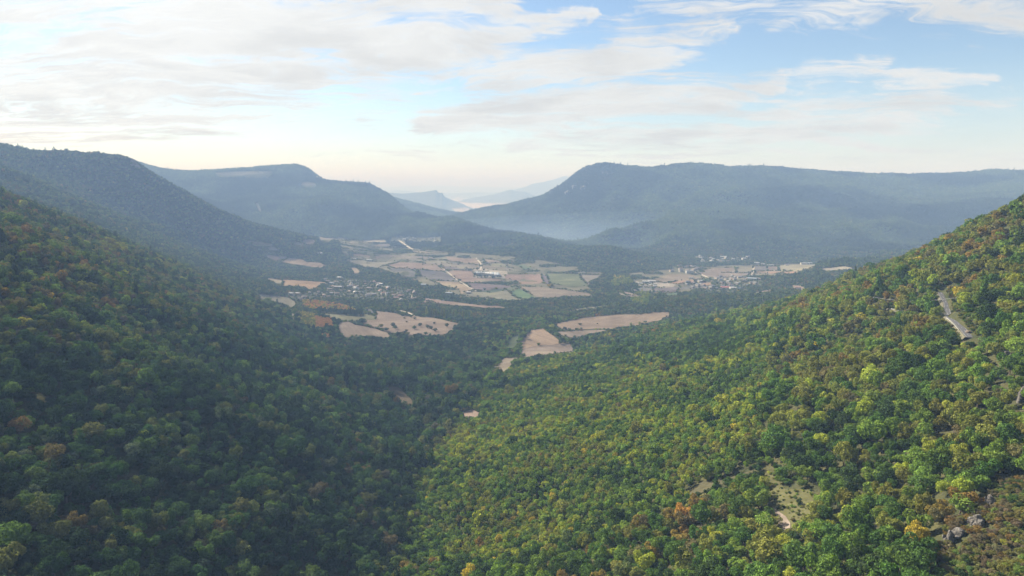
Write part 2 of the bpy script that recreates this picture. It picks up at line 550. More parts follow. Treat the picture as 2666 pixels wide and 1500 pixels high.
def simple(name, col, rough=0.9, var=0.25, scale=0.3, metal=0.0, bump=0.0):
    m, b, out = material(name)
    p = b.n('ShaderNodeBsdfPrincipled')
    g = b.n('ShaderNodeNewGeometry')
    nz = b.noise(g.outputs['Position'], scale, 5, 0.6)
    c = b.mix(b.ramp(nz, 0.3, 0.7), tuple(v * (1 - var) for v in col), tuple(min(1, v * (1 + var)) for v in col))
    b.link(c, p.inputs['Base Color'])
    p.inputs['Roughness'].default_value = rough
    p.inputs['Metallic'].default_value = metal
    if bump:
        bp = b.n('ShaderNodeBump'); bp.inputs['Distance'].default_value = bump
        b.link(b.noise(g.outputs['Position'], 1.3, 8, 0.7, 0.6), bp.inputs['Height']); b.link(bp.outputs[0], p.inputs['Normal'])
    b.link(p.outputs[0], out.inputs[0])
    return m


def foliage_material():
    m, b, out = material('foliage')
    at = b.n('ShaderNodeAttribute', attribute_type='INSTANCER', attribute_name='tint')
    g = b.n('ShaderNodeNewGeometry')
    n1 = b.noise(g.outputs['Position'], 0.55, 3, 0.6)
    rp = b.m('MULTIPLY_ADD', g.outputs['Random Per Island'], 0.5, 0.75)
    v = b.m('MULTIPLY', b.ramp(n1, 0.25, 0.75, 0.75, 1.25), rp)
    col = b.vm('SCALE', at.outputs['Color'], scale=v)
    d = b.n('ShaderNodeBsdfDiffuse')
    b.link(col, d.inputs[0])
    t = b.n('ShaderNodeBsdfTranslucent')
    b.link(b.vm('MULTIPLY', col, (1.15, 1.2, 0.6)), t.inputs[0])
    mx = b.n('ShaderNodeMixShader')
    mx.inputs[0].default_value = 0.22
    b.link(d.outputs[0], mx.inputs[1]); b.link(t.outputs[0], mx.inputs[2])
    b.link(mx.outputs[0], out.inputs[0])
    return m


def terrain_material():
    m, b, out = material('wooded_ground')
    g = b.n('ShaderNodeNewGeometry')
    pos = g.outputs['Position']
    n1 = b.noise(pos, 0.004, 5, 0.6)
    n2 = b.noise(pos, 0.05, 6, 0.65)
    n3 = b.noise(pos, 0.6, 4, 0.6)
    c = b.mix(b.ramp(n2, 0.35, 0.65), (0.038, 0.046, 0.022), (0.075, 0.072, 0.032))
    c = b.mix(b.ramp(n1, 0.5, 0.7, 0, 0.5), c, (0.085, 0.072, 0.038))
    c = b.mix(b.ramp(n3, 0.3, 0.8, 0, 0.4), c, (0.03, 0.032, 0.018))
    # far plain: pale stubble fields among the woods, only where the land is low and distant
    dist = b.vm('LENGTH', pos, out=1)
    vor = b.n('ShaderNodeTexVoronoi')
    b.put(vor.inputs['Vector'], b.vm('MULTIPLY', pos, (1.0, 0.55, 0.0)))
    vor.inputs['Scale'].default_value = 0.0022
    fld = b.ramp(b.n('ShaderNodeSeparateColor').outputs[0], 0, 1)
    sc = b.n('ShaderNodeSeparateColor'); b.link(vor.outputs['Color'], sc.inputs[0])
    sx = b.n('ShaderNodeSeparateXYZ'); b.link(pos, sx.inputs[0])
    fmask = b.m('MULTIPLY', b.m('MULTIPLY', b.ramp(dist, 6800, 7600), b.ramp(sx.outputs[2], 30, 5)), b.ramp(sc.outputs[0], 0.45, 0.5))
    c = b.mix(fmask, c, (0.33, 0.27, 0.19))
    p = b.n('ShaderNodeBsdfDiffuse')
    b.link(c, p.inputs[0])
    bp = b.n('ShaderNodeBump')
    bp.inputs['Strength'].default_value = 1.0
    bp.inputs['Distance'].default_value = 6.0
    b.link(n2, bp.inputs['Height'])
    b.link(bp.outputs[0], p.inputs['Normal'])
    b.link(p.outputs[0], out.inputs[0])
    return m


def field_material():
    m, b, out = material('farmland')
    at = b.n('ShaderNodeAttribute', attribute_type='OBJECT', attribute_name='tint')
    ang = b.n('ShaderNodeAttribute', attribute_type='OBJECT', attribute_name='furrow')
    g = b.n('ShaderNodeNewGeometry')
    pos = g.outputs['Position']
    vr = b.n('ShaderNodeVectorRotate', rotation_type='Z_AXIS')
    b.link(pos, vr.inputs['Vector']); b.link(ang.outputs['Fac'], vr.inputs['Angle'])
    st = b.noise(b.vm('MULTIPLY', vr.outputs[0], (0.006, 0.10, 0.0)), 1.0, 5, 0.7)
    n1 = b.noise(pos, 0.012, 5, 0.6)
    n2 = b.noise(pos, 0.25, 5, 0.7)
    v = b.m('MULTIPLY', b.ramp(st, 0.3, 0.7, 0.80, 1.16), b.m('MULTIPLY', b.ramp(n1, 0.3, 0.7, 0.78, 1.2), b.ramp(n2, 0.3, 0.7, 0.84, 1.14)))
    c = b.vm('SCALE', at.outputs['Color'], scale=v)
    c = b.mix(b.ramp(n1, 0.56, 0.75, 0, 0.45), c, (0.15, 0.15, 0.075))
    d = b.n('ShaderNodeBsdfDiffuse')
    b.link(c, d.inputs[0])
    b.link(d.outputs[0], out.inputs[0])
    return m


M_FOL = foliage_material()
M_TER = terrain_material()
M_FLD = field_material()
M_BARK = simple('bark', (0.10, 0.08, 0.06))
M_ROCK = simple('limestone', (0.125, 0.115, 0.10), 0.95, 0.6, 0.9, 0.0, 1.2)
M_DROCK = simple('grey_cliff_rock', (0.15, 0.14, 0.12), 0.95, 0.4, 0.06)
M_ASPH = simple('asphalt', (0.062, 0.062, 0.065), 0.85, 0.15, 0.8)
M_TRACK = simple('gravel_track', (0.26, 0.225, 0.175), 0.95, 0.2, 0.4)
M_CONC = simple('pale_concrete', (0.30, 0.30, 0.28), 0.8, 0.1, 0.6)
M_LINE = simple('white_paint', (0.32, 0.32, 0.31), 0.7, 0.05)
M_STEEL = simple('galvanised_steel', (0.30, 0.31, 0.31), 0.5, 0.1, 0.8, 0.3)
M_WOOD = simple('pole_wood', (0.24, 0.22, 0.18), 0.9, 0.2, 1.0)
M_EARTH = simple('bare_earth_bank', (0.15, 0.115, 0.085), 0.95, 0.25, 0.4)
M_VERGE = simple('grassy_verge', (0.085, 0.078, 0.045), 0.95, 0.3, 0.8)
M_STREAM = simple('stream_gravel', (0.22, 0.23, 0.23), 0.8, 0.3, 0.35)


def mesh_obj(name, verts, faces, mat, parent=None, smooth_=False):
    me = bpy.data.meshes.new(name)
    me.from_pydata([tuple(v) for v in verts], [], faces)
    if mat:
        me.materials.append(mat)
    if smooth_:
        me.shade_smooth()
    o = bpy.data.objects.new(name, me)
    COL.objects.link(o)
    if parent:
        o.parent = parent
    return o


def empty(name, loc, rz=0.0):
    o = bpy.data.objects.new(name, None)
    COL.objects.link(o)
    o.location = loc
    o.rotation_euler = (0, 0, rz)
    o.empty_display_size = 1
    return o


def tag(o, label=None, cat=None, group=None, kind=None):
    if label: o['label'] = label
    if cat: o['category'] = cat
    if group: o['group'] = group
    if kind: o['kind'] = kind
    return o


# terrain sheet
idx = np.arange(nA * nR).reshape(nR, nA)
j2 = (np.arange(nA) + 1) % nA
quads = np.stack([idx[:-1, :], idx[:-1][:, j2], idx[1:][:, j2], idx[1:, :]], axis=-1).reshape(-1, 4)
verts = np.stack([GX.ravel(), GY.ravel(), GZ.ravel()], axis=1)
# close the small hole straight under the camera
verts = np.vstack([verts, [[0, 0, float(GZ[0].mean())]]])
me = bpy.data.meshes.new('ground')
nq = len(quads); nt_ = nA
tri = np.stack([np.full(nA, nA * nR), idx[0][j2], idx[0]], axis=-1)
loops = np.concatenate([quads[:, ::-1].ravel(), tri[:, ::-1].ravel()])
me.vertices.add(len(verts)); me.vertices.foreach_set('co', verts.ravel())
me.loops.add(len(loops)); me.loops.foreach_set('vertex_index', loops.astype(np.int32))
me.polygons.add(nq + nt_)
ls = np.concatenate([np.arange(nq) * 4, nq * 4 + np.arange(nt_) * 3]).astype(np.int32)
me.polygons.foreach_set('loop_start', ls)
me.polygons.foreach_set('loop_total', np.concatenate([np.full(nq, 4), np.full(nt_, 3)]).astype(np.int32))
me.update(calc_edges=True)
me.validate()
me.shade_smooth()
me.materials.append(M_TER)
gobj = bpy.data.objects.new('ground', me)
COL.objects.link(gobj)
tag(gobj, 'wooded valley sides, flat valley floor and far ridges under the forest', kind='structure')
#__NEXT__

# ------------------------------------------------------------------ flat land: fields, tracks, roads
def c1(p): return (600 + p[0] / 4.293, 580 + p[1] / 4.293)
def c2(p): return (1100 + p[0] / 3.6233, 580 + p[1] / 3.6233)
def c3(p): return (1600 + p[0] / 4.293, 640 + p[1] / 4.293)
def c4(p): return (750 + p[0] / 5.152, 700 + p[1] / 5.152)
def c5(p): return (1250 + p[0] / 5.152, 840 + p[1] / 5.152)
def c6(p): return (1960 + p[0] / 6.586, 1200 + p[1] / 6.586)
def c7(p): return (2250 + p[0] / 8.31, 740 + p[1] / 8.31)
def c8(p): return (1180 + p[0] / 11.71, 640 + p[1] / 11.71)
def c9(p): return (960 + p[0] / 12.07, 1380 + p[1] / 12.07)


TAN = (0.138, 0.112, 0.088); PINK = (0.142, 0.110, 0.088); LITE = (0.165, 0.136, 0.102); GREY = (0.118, 0.105, 0.080)
GDK = (0.088, 0.083, 0.073); PURP = (0.090, 0.078, 0.073); MEAD = (0.082, 0.092, 0.052); GRN = (0.066, 0.094, 0.048)
ORG = (0.165, 0.112, 0.080); DKGRN = (0.050, 0.064, 0.038)
DESC = {TAN: 'tan stubble field', PINK: 'pinkish ploughed field', LITE: 'pale straw-coloured field', GREY: 'grey-tan fallow field',
        GDK: 'grey ploughed field', PURP: 'purplish brown ploughed field', MEAD: 'dull green meadow', GRN: 'fresh green field',
        ORG: 'orange-tan bare field', DKGRN: 'dark green crop strip'}
OPEN = [[(880, 618), (1000, 640), (1150, 655), (1330, 668), (1420, 680), (1570, 708), (1560, 722), (1520, 738), (1555, 768), (1430, 778), (1380, 790), (1200, 775), (1110, 745), (1000, 705), (930, 690), (890, 660)],
        [(1640, 712), (1760, 700), (1830, 694), (1950, 690), (2130, 686), (2120, 700), (2040, 718), (1990, 725), (1850, 745), (1780, 765), (1650, 768), (1630, 740)]]
FIELDS = [
    (c1, TAN, [(340, 362), (450, 362), (620, 383), (640, 400), (530, 425), (480, 408)]),
    (c1, TAN, [(580, 440), (650, 400), (790, 410), (860, 438), (1000, 452), (1080, 488), (1000, 510), (920, 495), (800, 475), (690, 462)]),
    (c1, TAN, [(90, 598), (300, 628), (440, 622), (560, 640), (590, 655), (570, 705), (500, 690), (420, 650), (330, 640), (200, 622)]),
    (c1, ORG, [(600, 638), (800, 648), (980, 662), (1060, 670), (990, 695), (970, 740), (870, 748), (820, 722), (720, 712), (585, 715)]),
    (c1, GREY, [(310, 800), (450, 818), (640, 838), (715, 875), (735, 935), (700, 965), (560, 930), (420, 900), (285, 875), (320, 850)]),
    (c1, MEAD, [(1010, 1012), (1250, 1035), (1460, 1052), (1480, 985), (1520, 995), (1640, 1070), (1640, 1090), (1500, 1080), (1440, 1115), (1280, 1108), (1200, 1092), (1120, 1062)]),
    (c1, TAN, [(1600, 988), (1830, 1010), (1920, 1040), (2060, 1045), (2250, 1068), (2450, 1103), (2570, 1138), (2500, 1165), (2480, 1205), (2380, 1245), (2200, 1268), (2100, 1238),
               (2000, 1275), (1960, 1210), (1900, 1225), (1800, 1245), (1660, 1192), (1400, 1140), (1500, 1118), (1508, 1085), (1640, 1090)]),
    (c1, PINK, [(1203, 1118), (1330, 1112), (1400, 1143), (1650, 1194), (1785, 1255), (1760, 1285), (1600, 1262), (1450, 1268), (1280, 1290), (1220, 1190)]),
    (c1, GREY, [(420, 283), (480, 273), (570, 305), (440, 312)]),
    (c1, GREY, [(140, 203), (400, 228), (480, 243), (460, 272), (300, 268), (200, 238)]),
    (c1, TAN, [(800, 193), (880, 188), (945, 200), (940, 238), (870, 248), (800, 218)]),
    (c1, LITE, [(1290, 223), (1400, 203), (1560, 192), (1745, 200), (1740, 217), (1500, 228), (1350, 238)]),
    (c1, GREY, [(1550, 253), (1700, 238), (1795, 245), (1760, 268), (1620, 273)]),
    (c1, TAN, [(980, 163), (1200, 183), (1285, 205), (1100, 218), (1000, 202)]),
    (c1, GREY, [(660, 205), (780, 225), (840, 255), (700, 240)]),
    (c1, TAN, [(1365, 348), (1540, 363), (1710, 383), (1680, 402), (1500, 398), (1375, 382)]),
    (c1, GREY, [(1600, 353), (1900, 363), (2285, 388), (2255, 417), (2000, 402), (1750, 387)]),
    (c1, LITE, [(2000, 308), (2250, 330), (2430, 345), (2430, 357), (2300, 352), (2100, 337)]),
    (c1, GREY, [(1305, 418), (1460, 423), (1700, 438), (1890, 438), (1650, 499), (1480, 495), (1400, 463)]),
    (c1, GREY, [(1900, 405), (2060, 405), (2280, 420), (2560, 445), (2560, 470), (2330, 455), (2000, 430)]),
    (c1, PINK, [(1740, 480), (1900, 443), (2100, 448), (2300, 470), (2440, 543), (2200, 532), (1990, 512), (1850, 517)]),
    (c1, GDK, [(1750, 508), (2000, 520), (2080, 560), (2060, 615), (1900, 595), (1850, 553)]),
    (c1, PURP, [(2095, 533), (2370, 547), (2555, 655), (2400, 655), (2220, 633), (2135, 600)]),
    (c1, TAN, [(1338, 508), (1400, 503), (1455, 540), (1430, 580), (1380, 573)]),
    (c1, GDK, [(2150, 838), (2400, 868), (2390, 893), (2250, 885), (2150, 872)]),
    (c1, TAN, [(2380, 883), (2576, 898), (2576, 925), (2400, 915)]),
    (c2, TAN, [(210, 318), (400, 338), (505, 338), (540, 392), (400, 383), (250, 367)]),
    (c2, TAN, [(0, 322), (85, 345), (60, 363), (0, 363)]),
    (c2, TAN, [(570, 343), (720, 363), (745, 382), (600, 378)]),
    (c2, GREY, [(0, 376), (150, 380), (350, 385), (540, 398), (540, 432), (350, 428), (150, 403), (0, 390)]),
    (c2, GREY, [(560, 398), (720, 415), (860, 430), (820, 452), (690, 445), (556, 436)]),
    (c2, PURP, [(150, 408), (360, 430), (480, 445), (440, 452), (220, 442)]),
    (c2, PINK, [(220, 447), (480, 458), (490, 522), (700, 532), (790, 545), (650, 566), (500, 566), (405, 566), (352, 550), (285, 500)]),
    (c2, TAN, [(0, 392), (140, 410), (215, 455), (130, 457), (0, 445)]),
    (c2, PINK, [(790, 488), (1000, 488), (1120, 488), (1135, 572), (930, 583), (880, 550), (800, 534), (770, 512)]),
    (c2, PURP, [(1132, 493), (1170, 508), (1203, 580), (1142, 574)]),
    (c2, MEAD, [(1180, 482), (1380, 482), (1480, 490), (1560, 600), (1450, 602), (1212, 582), (1178, 508)]),
    (c2, GREY, [(1480, 488), (1695, 498), (1640, 522), (1580, 558), (1565, 600), (1500, 540)]),
    (c2, MEAD, [(890, 403), (950, 398), (1045, 430), (960, 443)]),
    (c2, PURP, [(395, 568), (640, 583), (870, 602), (780, 618), (530, 643), (500, 638)]),
    (c2, LITE, [(75, 548), (340, 562), (485, 640), (400, 655), (370, 678), (340, 625), (200, 595)]),
    (c2, GREY, [(410, 652), (525, 650), (640, 664), (770, 640), (790, 640), (850, 690), (950, 738), (700, 728), (560, 704), (430, 685)]),
    (c2, DKGRN, [(530, 648), (750, 623), (792, 636), (640, 662)]),
    (c2, MEAD, [(794, 622), (880, 605), (905, 618), (845, 650), (800, 636)]),
    (c2, GRN, [(848, 654), (908, 620), (1070, 708), (960, 728), (852, 688)]),
    (c2, TAN, [(890, 603), (1100, 608), (1400, 640), (1570, 668), (1600, 695), (1350, 697), (1110, 715), (960, 640)]),
    (c2, TAN, [(0, 708), (200, 738), (480, 773), (700, 788), (825, 815), (600, 805), (300, 780), (0, 750)]),
    (c2, LITE, [(1005, 1018), (1140, 1003), (1200, 1050), (1290, 1108), (1290, 1140), (1300, 1142), (1100, 1165), (915, 1190), (930, 1130), (960, 1085)]),
    (c2, TAN, [(916, 1192), (1100, 1167), (1300, 1144), (1385, 1145), (1445, 1217), (1400, 1230), (1100, 1255), (940, 1272)]),
    (c2, GREY, [(650, 1395), (780, 1272), (940, 1274), (1010, 1275), (840, 1312), (850, 1360), (780, 1410)]),
    (c2, MEAD, [(795, 1180), (830, 1100), (920, 1048), (935, 1060), (905, 1130), (850, 1190)]),
    (c2, TAN, [(1235, 955), (1500, 903), (1700, 878), (2174, 850), (2345, 846), (2330, 880), (2240, 920), (2080, 960), (2000, 985), (1800, 1003), (1500, 1005), (1280, 1012)]),
    (c2, PINK, [(1265, 1030), (1500, 1015), (1745, 1015), (1600, 1045), (1440, 1082), (1400, 1082), (1300, 1055)]),
    (c2, GREY, [(1300, 838), (1600, 793), (1860, 772), (1600, 815), (1400, 835)]),
    (c2, TAN, [(1880, 648), (1950, 658), (2075, 700), (2050, 718), (1950, 708)]),
    (c2, GDK, [(2000, 620), (2174, 600), (2174, 655), (2050, 662)]),
    (c3, TAN, [(440, 370), (620, 318), (880, 328), (900, 348), (1060, 368), (1100, 392), (900, 387), (700, 395), (560, 422), (450, 400)]),
    (c3, ORG, [(600, 420), (720, 388), (900, 385), (880, 413), (700, 430)]),
    (c3, ORG, [(900, 442), (960, 413), (1097, 410), (1090, 440), (1000, 448)]),
    (c3, TAN, [(950, 275), (1100, 253), (1350, 243), (1365, 302), (1150, 303), (1000, 293)]),
    (c3, GREY, [(1380, 248), (1548, 230), (1542, 303), (1380, 303), (1370, 265)]),
    (c3, TAN, [(920, 298), (1510, 308), (1480, 342), (1300, 358), (1100, 353), (960, 325)]),
    (c3, PURP, [(1568, 228), (1700, 233), (1700, 283), (1560, 286)]),
    (c3, TAN, [(1702, 238), (1828, 233), (1828, 283), (1702, 284)]),
    (c3, LITE, [(1832, 222), (2000, 208), (2285, 213), (2250, 238), (2050, 288), (1832, 283)]),
    (c3, ORG, [(1562, 288), (2052, 290), (2030, 315), (1610, 313)]),
    (c3, GREY, [(1562, 317), (1830, 320), (1800, 345), (1560, 340)]),
    (c3, PURP, [(190, 500), (300, 468), (500, 478), (720, 460), (720, 492), (680, 525), (500, 520), (250, 525)]),
    (c3, GDK, [(740, 460), (900, 443), (1095, 455), (900, 487), (735, 492)]),
    (c3, GRN, [(560, 540), (720, 528), (720, 555), (600, 575), (560, 565)]),
    (c3, TAN, [(1540, 530), (1740, 488), (1748, 524), (1600, 545)]),
    (c3, TAN, [(1980, 443), (2080, 448), (2155, 490), (2130, 538), (2080, 540), (1980, 482)]),
    (c3, GRN, [(925, 380), (1070, 365), (1060, 392), (950, 398)]),
    (c3, GREY, [(30, 510), (130, 553), (300, 568), (315, 592), (170, 595), (60, 560)]),
    (c4, PURP, [(1000, 545), (1110, 545), (1170, 590), (1200, 650), (1120, 640), (1040, 610)]),
]


def in_poly(px, py, poly):
    px = np.asarray(px); py = np.asarray(py)
    inside = np.zeros(px.shape, bool)
    n = len(poly)
    for i in range(n):
        x1, y1 = poly[i][0], poly[i][1]
        x2, y2 = poly[(i + 1) % n][0], poly[(i + 1) % n][1]
        cond = (y1 > py) != (y2 > py)
        with np.errstate(divide='ignore', invalid='ignore'):
            xi = (x2 - x1) * (py - y1) / (y2 - y1 + 1e-12) + x1
        inside ^= cond & (px < xi)
    return inside


def world_poly(ppx, dmin=60):
    out = []
    n = len(ppx)
    for i in range(n):
        a = ppx[i]; b = ppx[(i + 1) % n]
        k = max(1, int(math.hypot(b[0] - a[0], (b[1] - a[1]) * 2) / 14))
        for j in range(k):
            t = j / k
            w = unproject(a[0] + (b[0] - a[0]) * t, a[1] + (b[1] - a[1]) * t, dmin)
            out.append((w.x, w.y))
    return out


def drape(poly, step, off, name, mat, jitter=0.0):
    xs = [p[0] for p in poly]; ys = [p[1] for p in poly]
    gx = np.arange(min(xs) + step / 2, max(xs), step); gy = np.arange(min(ys) + step / 2, max(ys), step)
    GX_, GY_ = np.meshgrid(gx, gy)
    ins = in_poly(GX_.ravel(), GY_.ravel(), poly)
    inner = list(zip(GX_.ravel()[ins], GY_.ravel()[ins]))
    vs = [Vector(p) for p in poly] + [Vector(p) for p in inner]
    ed = [(i, (i + 1) % len(poly)) for i in range(len(poly))]
    v, e, f, *_ = delaunay_2d_cdt(vs, ed, [], 1, 0.01)
    xa = np.array([p.x for p in v]); ya = np.array([p.y for p in v])
    za = ground(xa, ya) + off
    f = [tuple(t) if (v[t[1]] - v[t[0]]).cross(v[t[2]] - v[t[0]]) > 0 else tuple(reversed(t)) for t in f]
    return mesh_obj(name, np.stack([xa, ya, za], 1), f, mat)


HEDGED = []
CLEAR = []      # (world polygon, share of the tree height that must not stand in front of it)
OPW = []
for pl in OPEN:
    wp = world_poly(pl, 900)
    OPW.append(wp)
    o = drape(wp, 45.0, 0.2, 'rough_pasture', M_FLD)
    o['tint'] = (0.098, 0.093, 0.062); o['furrow'] = 1.1
    tag(o, kind='structure')
for k, (cf, col, pl) in enumerate(FIELDS):
    ppx = [cf(p) for p in pl]
    wp = world_poly(ppx, 900)
    wp = [(x + (vnoise(x / 25, y / 25, 5) - .5) * 6, y + (vnoise(x / 25, y / 25, 6) - .5) * 14) for x, y in wp]
    try:
        o = drape(wp, 45.0 if ppx[0][1] < 760 else 25.0, 0.55 + 0.02 * (k % 7), 'field', M_FLD)
    except Exception as ex:
        print('field failed', k, ex)
        continue
    o['tint'] = tuple(c * random.uniform(0.93, 1.07) for c in col)
    o['furrow'] = random.uniform(0, PI)
    tag(o, kind='structure')
    CLEAR.append((wp, 0.7)); HEDGED.append(wp)

# village grounds: gardens, yards and lanes between the houses
VILL = [
    [(842, 727), (905, 725), (1000, 742), (1062, 752), (1105, 768), (1100, 784), (1020, 788), (950, 782), (880, 776), (760, 788), (745, 770), (850, 757)],
    [(1780, 733), (1830, 722), (1900, 721), (1990, 729), (1985, 746), (1900, 753), (1830, 757), (1790, 750)],
    [(1808, 668), (1955, 670), (1955, 683), (1830, 685)],
    [(1745, 694), (1815, 691), (1815, 706), (1745, 712)],
    [(1820, 754), (1945, 752), (1945, 768), (1820, 766)],
    [(1655, 733), (1720, 728), (1760, 742), (1745, 752), (1665, 752)],
    [(1205, 700), (1250, 700), (1320, 707), (1325, 724), (1225, 724)],
    [(1020, 620), (1150, 618), (1150, 634), (1010, 632)],
]
VW = []
for k, pl in enumerate(VILL):
    wp = world_poly(pl, 900)
    o = drape(wp, 30.0, 0.3, 'village_ground', M_FLD)
    o['tint'] = (0.085, 0.088, 0.06) if k not in (5, 6) else (0.19, 0.17, 0.14)
    o['furrow'] = 0.0
    tag(o, kind='structure')
    VW.append(wp)


def path_pts(ppx, dmin=60, step=4):
    out = []
    for a, b in zip(ppx[:-1], ppx[1:]):
        k = max(1, int(math.hypot(b[0] - a[0], b[1] - a[1]) / step))
        for j in range(k):
            t = j / k
            out.append(unproject(a[0] + (b[0] - a[0]) * t, a[1] + (b[1] - a[1]) * t, dmin))
    out.append(unproject(*ppx[-1], dmin))
    return out


def smooth_path(p, n=3):
    p = [Vector(v) for v in p]
    for _ in range(n):
        p = [p[0]] + [(p[i - 1] + p[i] * 2 + p[i + 1]) / 4 for i in range(1, len(p) - 1)] + [p[-1]]
    return p


def strip(name, P, off_l, off_r, mat, dz=0.3, level=True, skirt=0.0, parent=None):
    """ribbon along path P between two sideways offsets; level across like a built road"""
    vs, fs = [], []
    for i, p in enumerate(P):
        d = (P[min(i + 1, len(P) - 1)] - P[max(i - 1, 0)]); d.z = 0; d.normalize()
        nrm = Vector((d.y, -d.x, 0))
        a = p + nrm * off_l; b = p + nrm * off_r
        if level:
            za = zb = p.z + dz
        else:
            za = float(ground(a.x, a.y)) + dz; zb = float(ground(b.x, b.y)) + dz
        row = [(a.x, a.y, za), (b.x, b.y, zb)]
        if skirt:
            row = [(a.x - nrm.x * skirt, a.y - nrm.y * skirt, za - skirt * 1.2)] + row + [(b.x + nrm.x * skirt, b.y + nrm.y * skirt, zb - skirt * 1.2)]
        vs += row
    m_ = 4 if skirt else 2
    for i in range(len(P) - 1):
        for j in range(m_ - 1):
            fs.append((i * m_ + j, (i + 1) * m_ + j, (i + 1) * m_ + j + 1, i * m_ + j + 1))
    return mesh_obj(name, vs, fs, mat, parent)


TRACKS = [
    ([c2(p) for p in [(150, 406), (190, 430), (240, 470), (300, 520), (350, 556), (430, 605), (505, 645)]], 5.0, 'pale farm track'),
    ([c2(p) for p in [(508, 333), (530, 365), (558, 400), (556, 420), (545, 445)]], 6.0, 'pale track to the sheds'),
    ([c3(p) for p in [(1557, 222), (1552, 260), (1548, 300), (1515, 330)]], 8.0, 'pale track'),
    ([c3(p) for p in [(905, 293), (960, 320), (1020, 345), (1090, 390)]], 9.0, 'country road'),
    ([c1(p) for p in [(1890, 985), (1990, 1010), (2060, 1045)]], 6.0, 'dirt track'),
    ([c1(p) for p in [(700, 1020), (702, 1090)]], 3.5, 'dirt track'),
    ([c1(p) for p in [(1880, 200), (1940, 235), (1990, 275), (2040, 300)]], 9.0, 'pale track'),
]
for ppx, w, nm in TRACKS:
    P = smooth_path(path_pts(ppx, 900, 3), 2)
    o = strip('track', P, -w / 2, w / 2, M_TRACK, 0.9, level=False)
    tag(o, kind='structure')
    poly = [(p.x - w * .8, p.y) for p in P] + [(p.x + w * .8, p.y) for p in reversed(P)]
    CLEAR.append((poly, 0.8))

# mountain road on the right slope
RC = [c7(p) for p in [(1655, 200), (1700, 290), (1740, 370), (1800, 450), (1800, 520), (1765, 600), (1790, 670), (1880, 750), (2010, 860), (2130, 990), (2240, 1115), (2290, 1180)]]
RP = path_pts(RC, 300, 2)
RP = smooth_path(RP, 14)
zz_ = np.array([p.z for p in RP])
for _ in range(30):
    zz_[1:-1] = (zz_[:-2] + zz_[1:-1] * 2 + zz_[2:]) / 4
for p, z_ in zip(RP, zz_):
    p.z = z_ + 0.3
RW = 2.1
tag(strip('road', RP, -RW, RW, M_ASPH, 0.5, True, 0.0), kind='structure')
tag(strip('road_shoulder', RP, -RW - 0.5, RW + 0.6, M_VERGE, 0.45, True, 1.4), kind='structure')
tag(strip('road_marking', RP, RW - 0.30, RW - 0.18, M_LINE, 0.51, True), kind='structure')
tag(strip('road_marking', RP, -RW + 0.18, -RW + 0.30, M_LINE, 0.51, True), kind='structure')
dash = []
for i in range(0, len(RP) - 3, 6):
    dash.append(strip('road_marking', RP[i:i + 3], -0.08, 0.08, M_LINE, 0.512, True))
for o in dash:
    tag(o, kind='structure')
RC2 = [c7(p) for p in [(200, 440), (360, 475), (520, 520), (660, 552), (760, 580), (880, 615), (1000, 650), (1150, 690)]]
RP2 = smooth_path(path_pts(RC2, 300, 2), 10)
for p in RP2:
    p.z += 0.3
tag(strip('road', RP2, -RW, RW, M_ASPH, 0.5, True, 0.0), kind='structure')
tag(strip('road_shoulder', RP2, -RW - 0.5, RW + 0.6, M_VERGE, 0.45, True, 1.4), kind='structure')
for P_, far in ((RP, 0.75), (RP2, 1.0)):
    poly = [(p.x - 5.0, p.y) for p in P_] + [(p.x + 6.0, p.y) for p in reversed(P_)]
    if P_ is RP2:
        poly = [(p.x, p.y - 4) for p in P_] + [(p.x, p.y + 5) for p in reversed(P_)]
    CLEAR.append((poly, far))

# clearing with a dirt track on the lower right slope
CL = [c6(p) for p in [(140, 190), (300, 185), (420, 330), (560, 500), (760, 490), (1030, 500), (1080, 700), (980, 940), (740, 1130), (620, 1180), (540, 1310), (440, 1310),
                      (430, 1000), (330, 830), (190, 640), (170, 420)]]
cw = world_poly(CL, 150)
o = drape(cw, 3.5, 0.25, 'grass_clearing', M_FLD)
o['tint'] = (0.085, 0.083, 0.038); o['furrow'] = 0.6
tag(o, kind='structure')
CLEAR.append((cw, 1.1))
TR = [c6(p) for p in [(330, 790), (440, 880), (560, 960), (640, 1080), (640, 1160), (560, 1180), (545, 1300), (455, 1300), (440, 1090), (400, 960)]]
trw = world_poly(TR, 150)
o = drape(trw, 3.0, 0.42, 'dirt_track', M_FLD)
o['tint'] = (0.21, 0.172, 0.138); o['furrow'] = 2.2
tag(o, kind='structure')
# stony stream bed at the bottom of the near valley
ST = [c9(p) for p in [(700, 350), (780, 380), (810, 560), (840, 760), (850, 1000), (830, 1090), (750, 1060), (740, 850), (720, 600), (690, 450)]]
sw = world_poly(ST, 200)
o = drape(sw, 2.5, 0.3, 'stream', M_STREAM)
tag(o, kind='structure')
CLEAR.append((sw, 0.9))
# scrubby gaps in the wood
for ppx, tint in [([(1008, 1005), (1040, 1010), (1070, 1040), (1080, 1060), (1045, 1050), (1015, 1030)], (0.085, 0.07, 0.05)),
                  ([(1195, 1078), (1230, 1066), (1248, 1075), (1245, 1090), (1215, 1092)], (0.20, 0.155, 0.125)),
                  ([(1780, 1280), (1830, 1255), (1900, 1245), (1960, 1225), (1960, 1240), (1880, 1262), (1800, 1295)], (0.075, 0.07, 0.04)),
                  ([(2135, 700), (2200, 694), (2230, 700), (2150, 706)], (0.17, 0.155, 0.125))]:
    w_ = world_poly(ppx, 200)
    o = drape(w_, 8.0, 0.3, 'grass_clearing', M_FLD)
    o['tint'] = tint; o['furrow'] = 0.3
    tag(o, kind='structure')
    CLEAR.append((w_, 0.5))


# rock outcrops: photo position, width (m), height (m), label
def c10(p): return (2400 + p[0] / 4.83, 1200 + p[1] / 4.83)


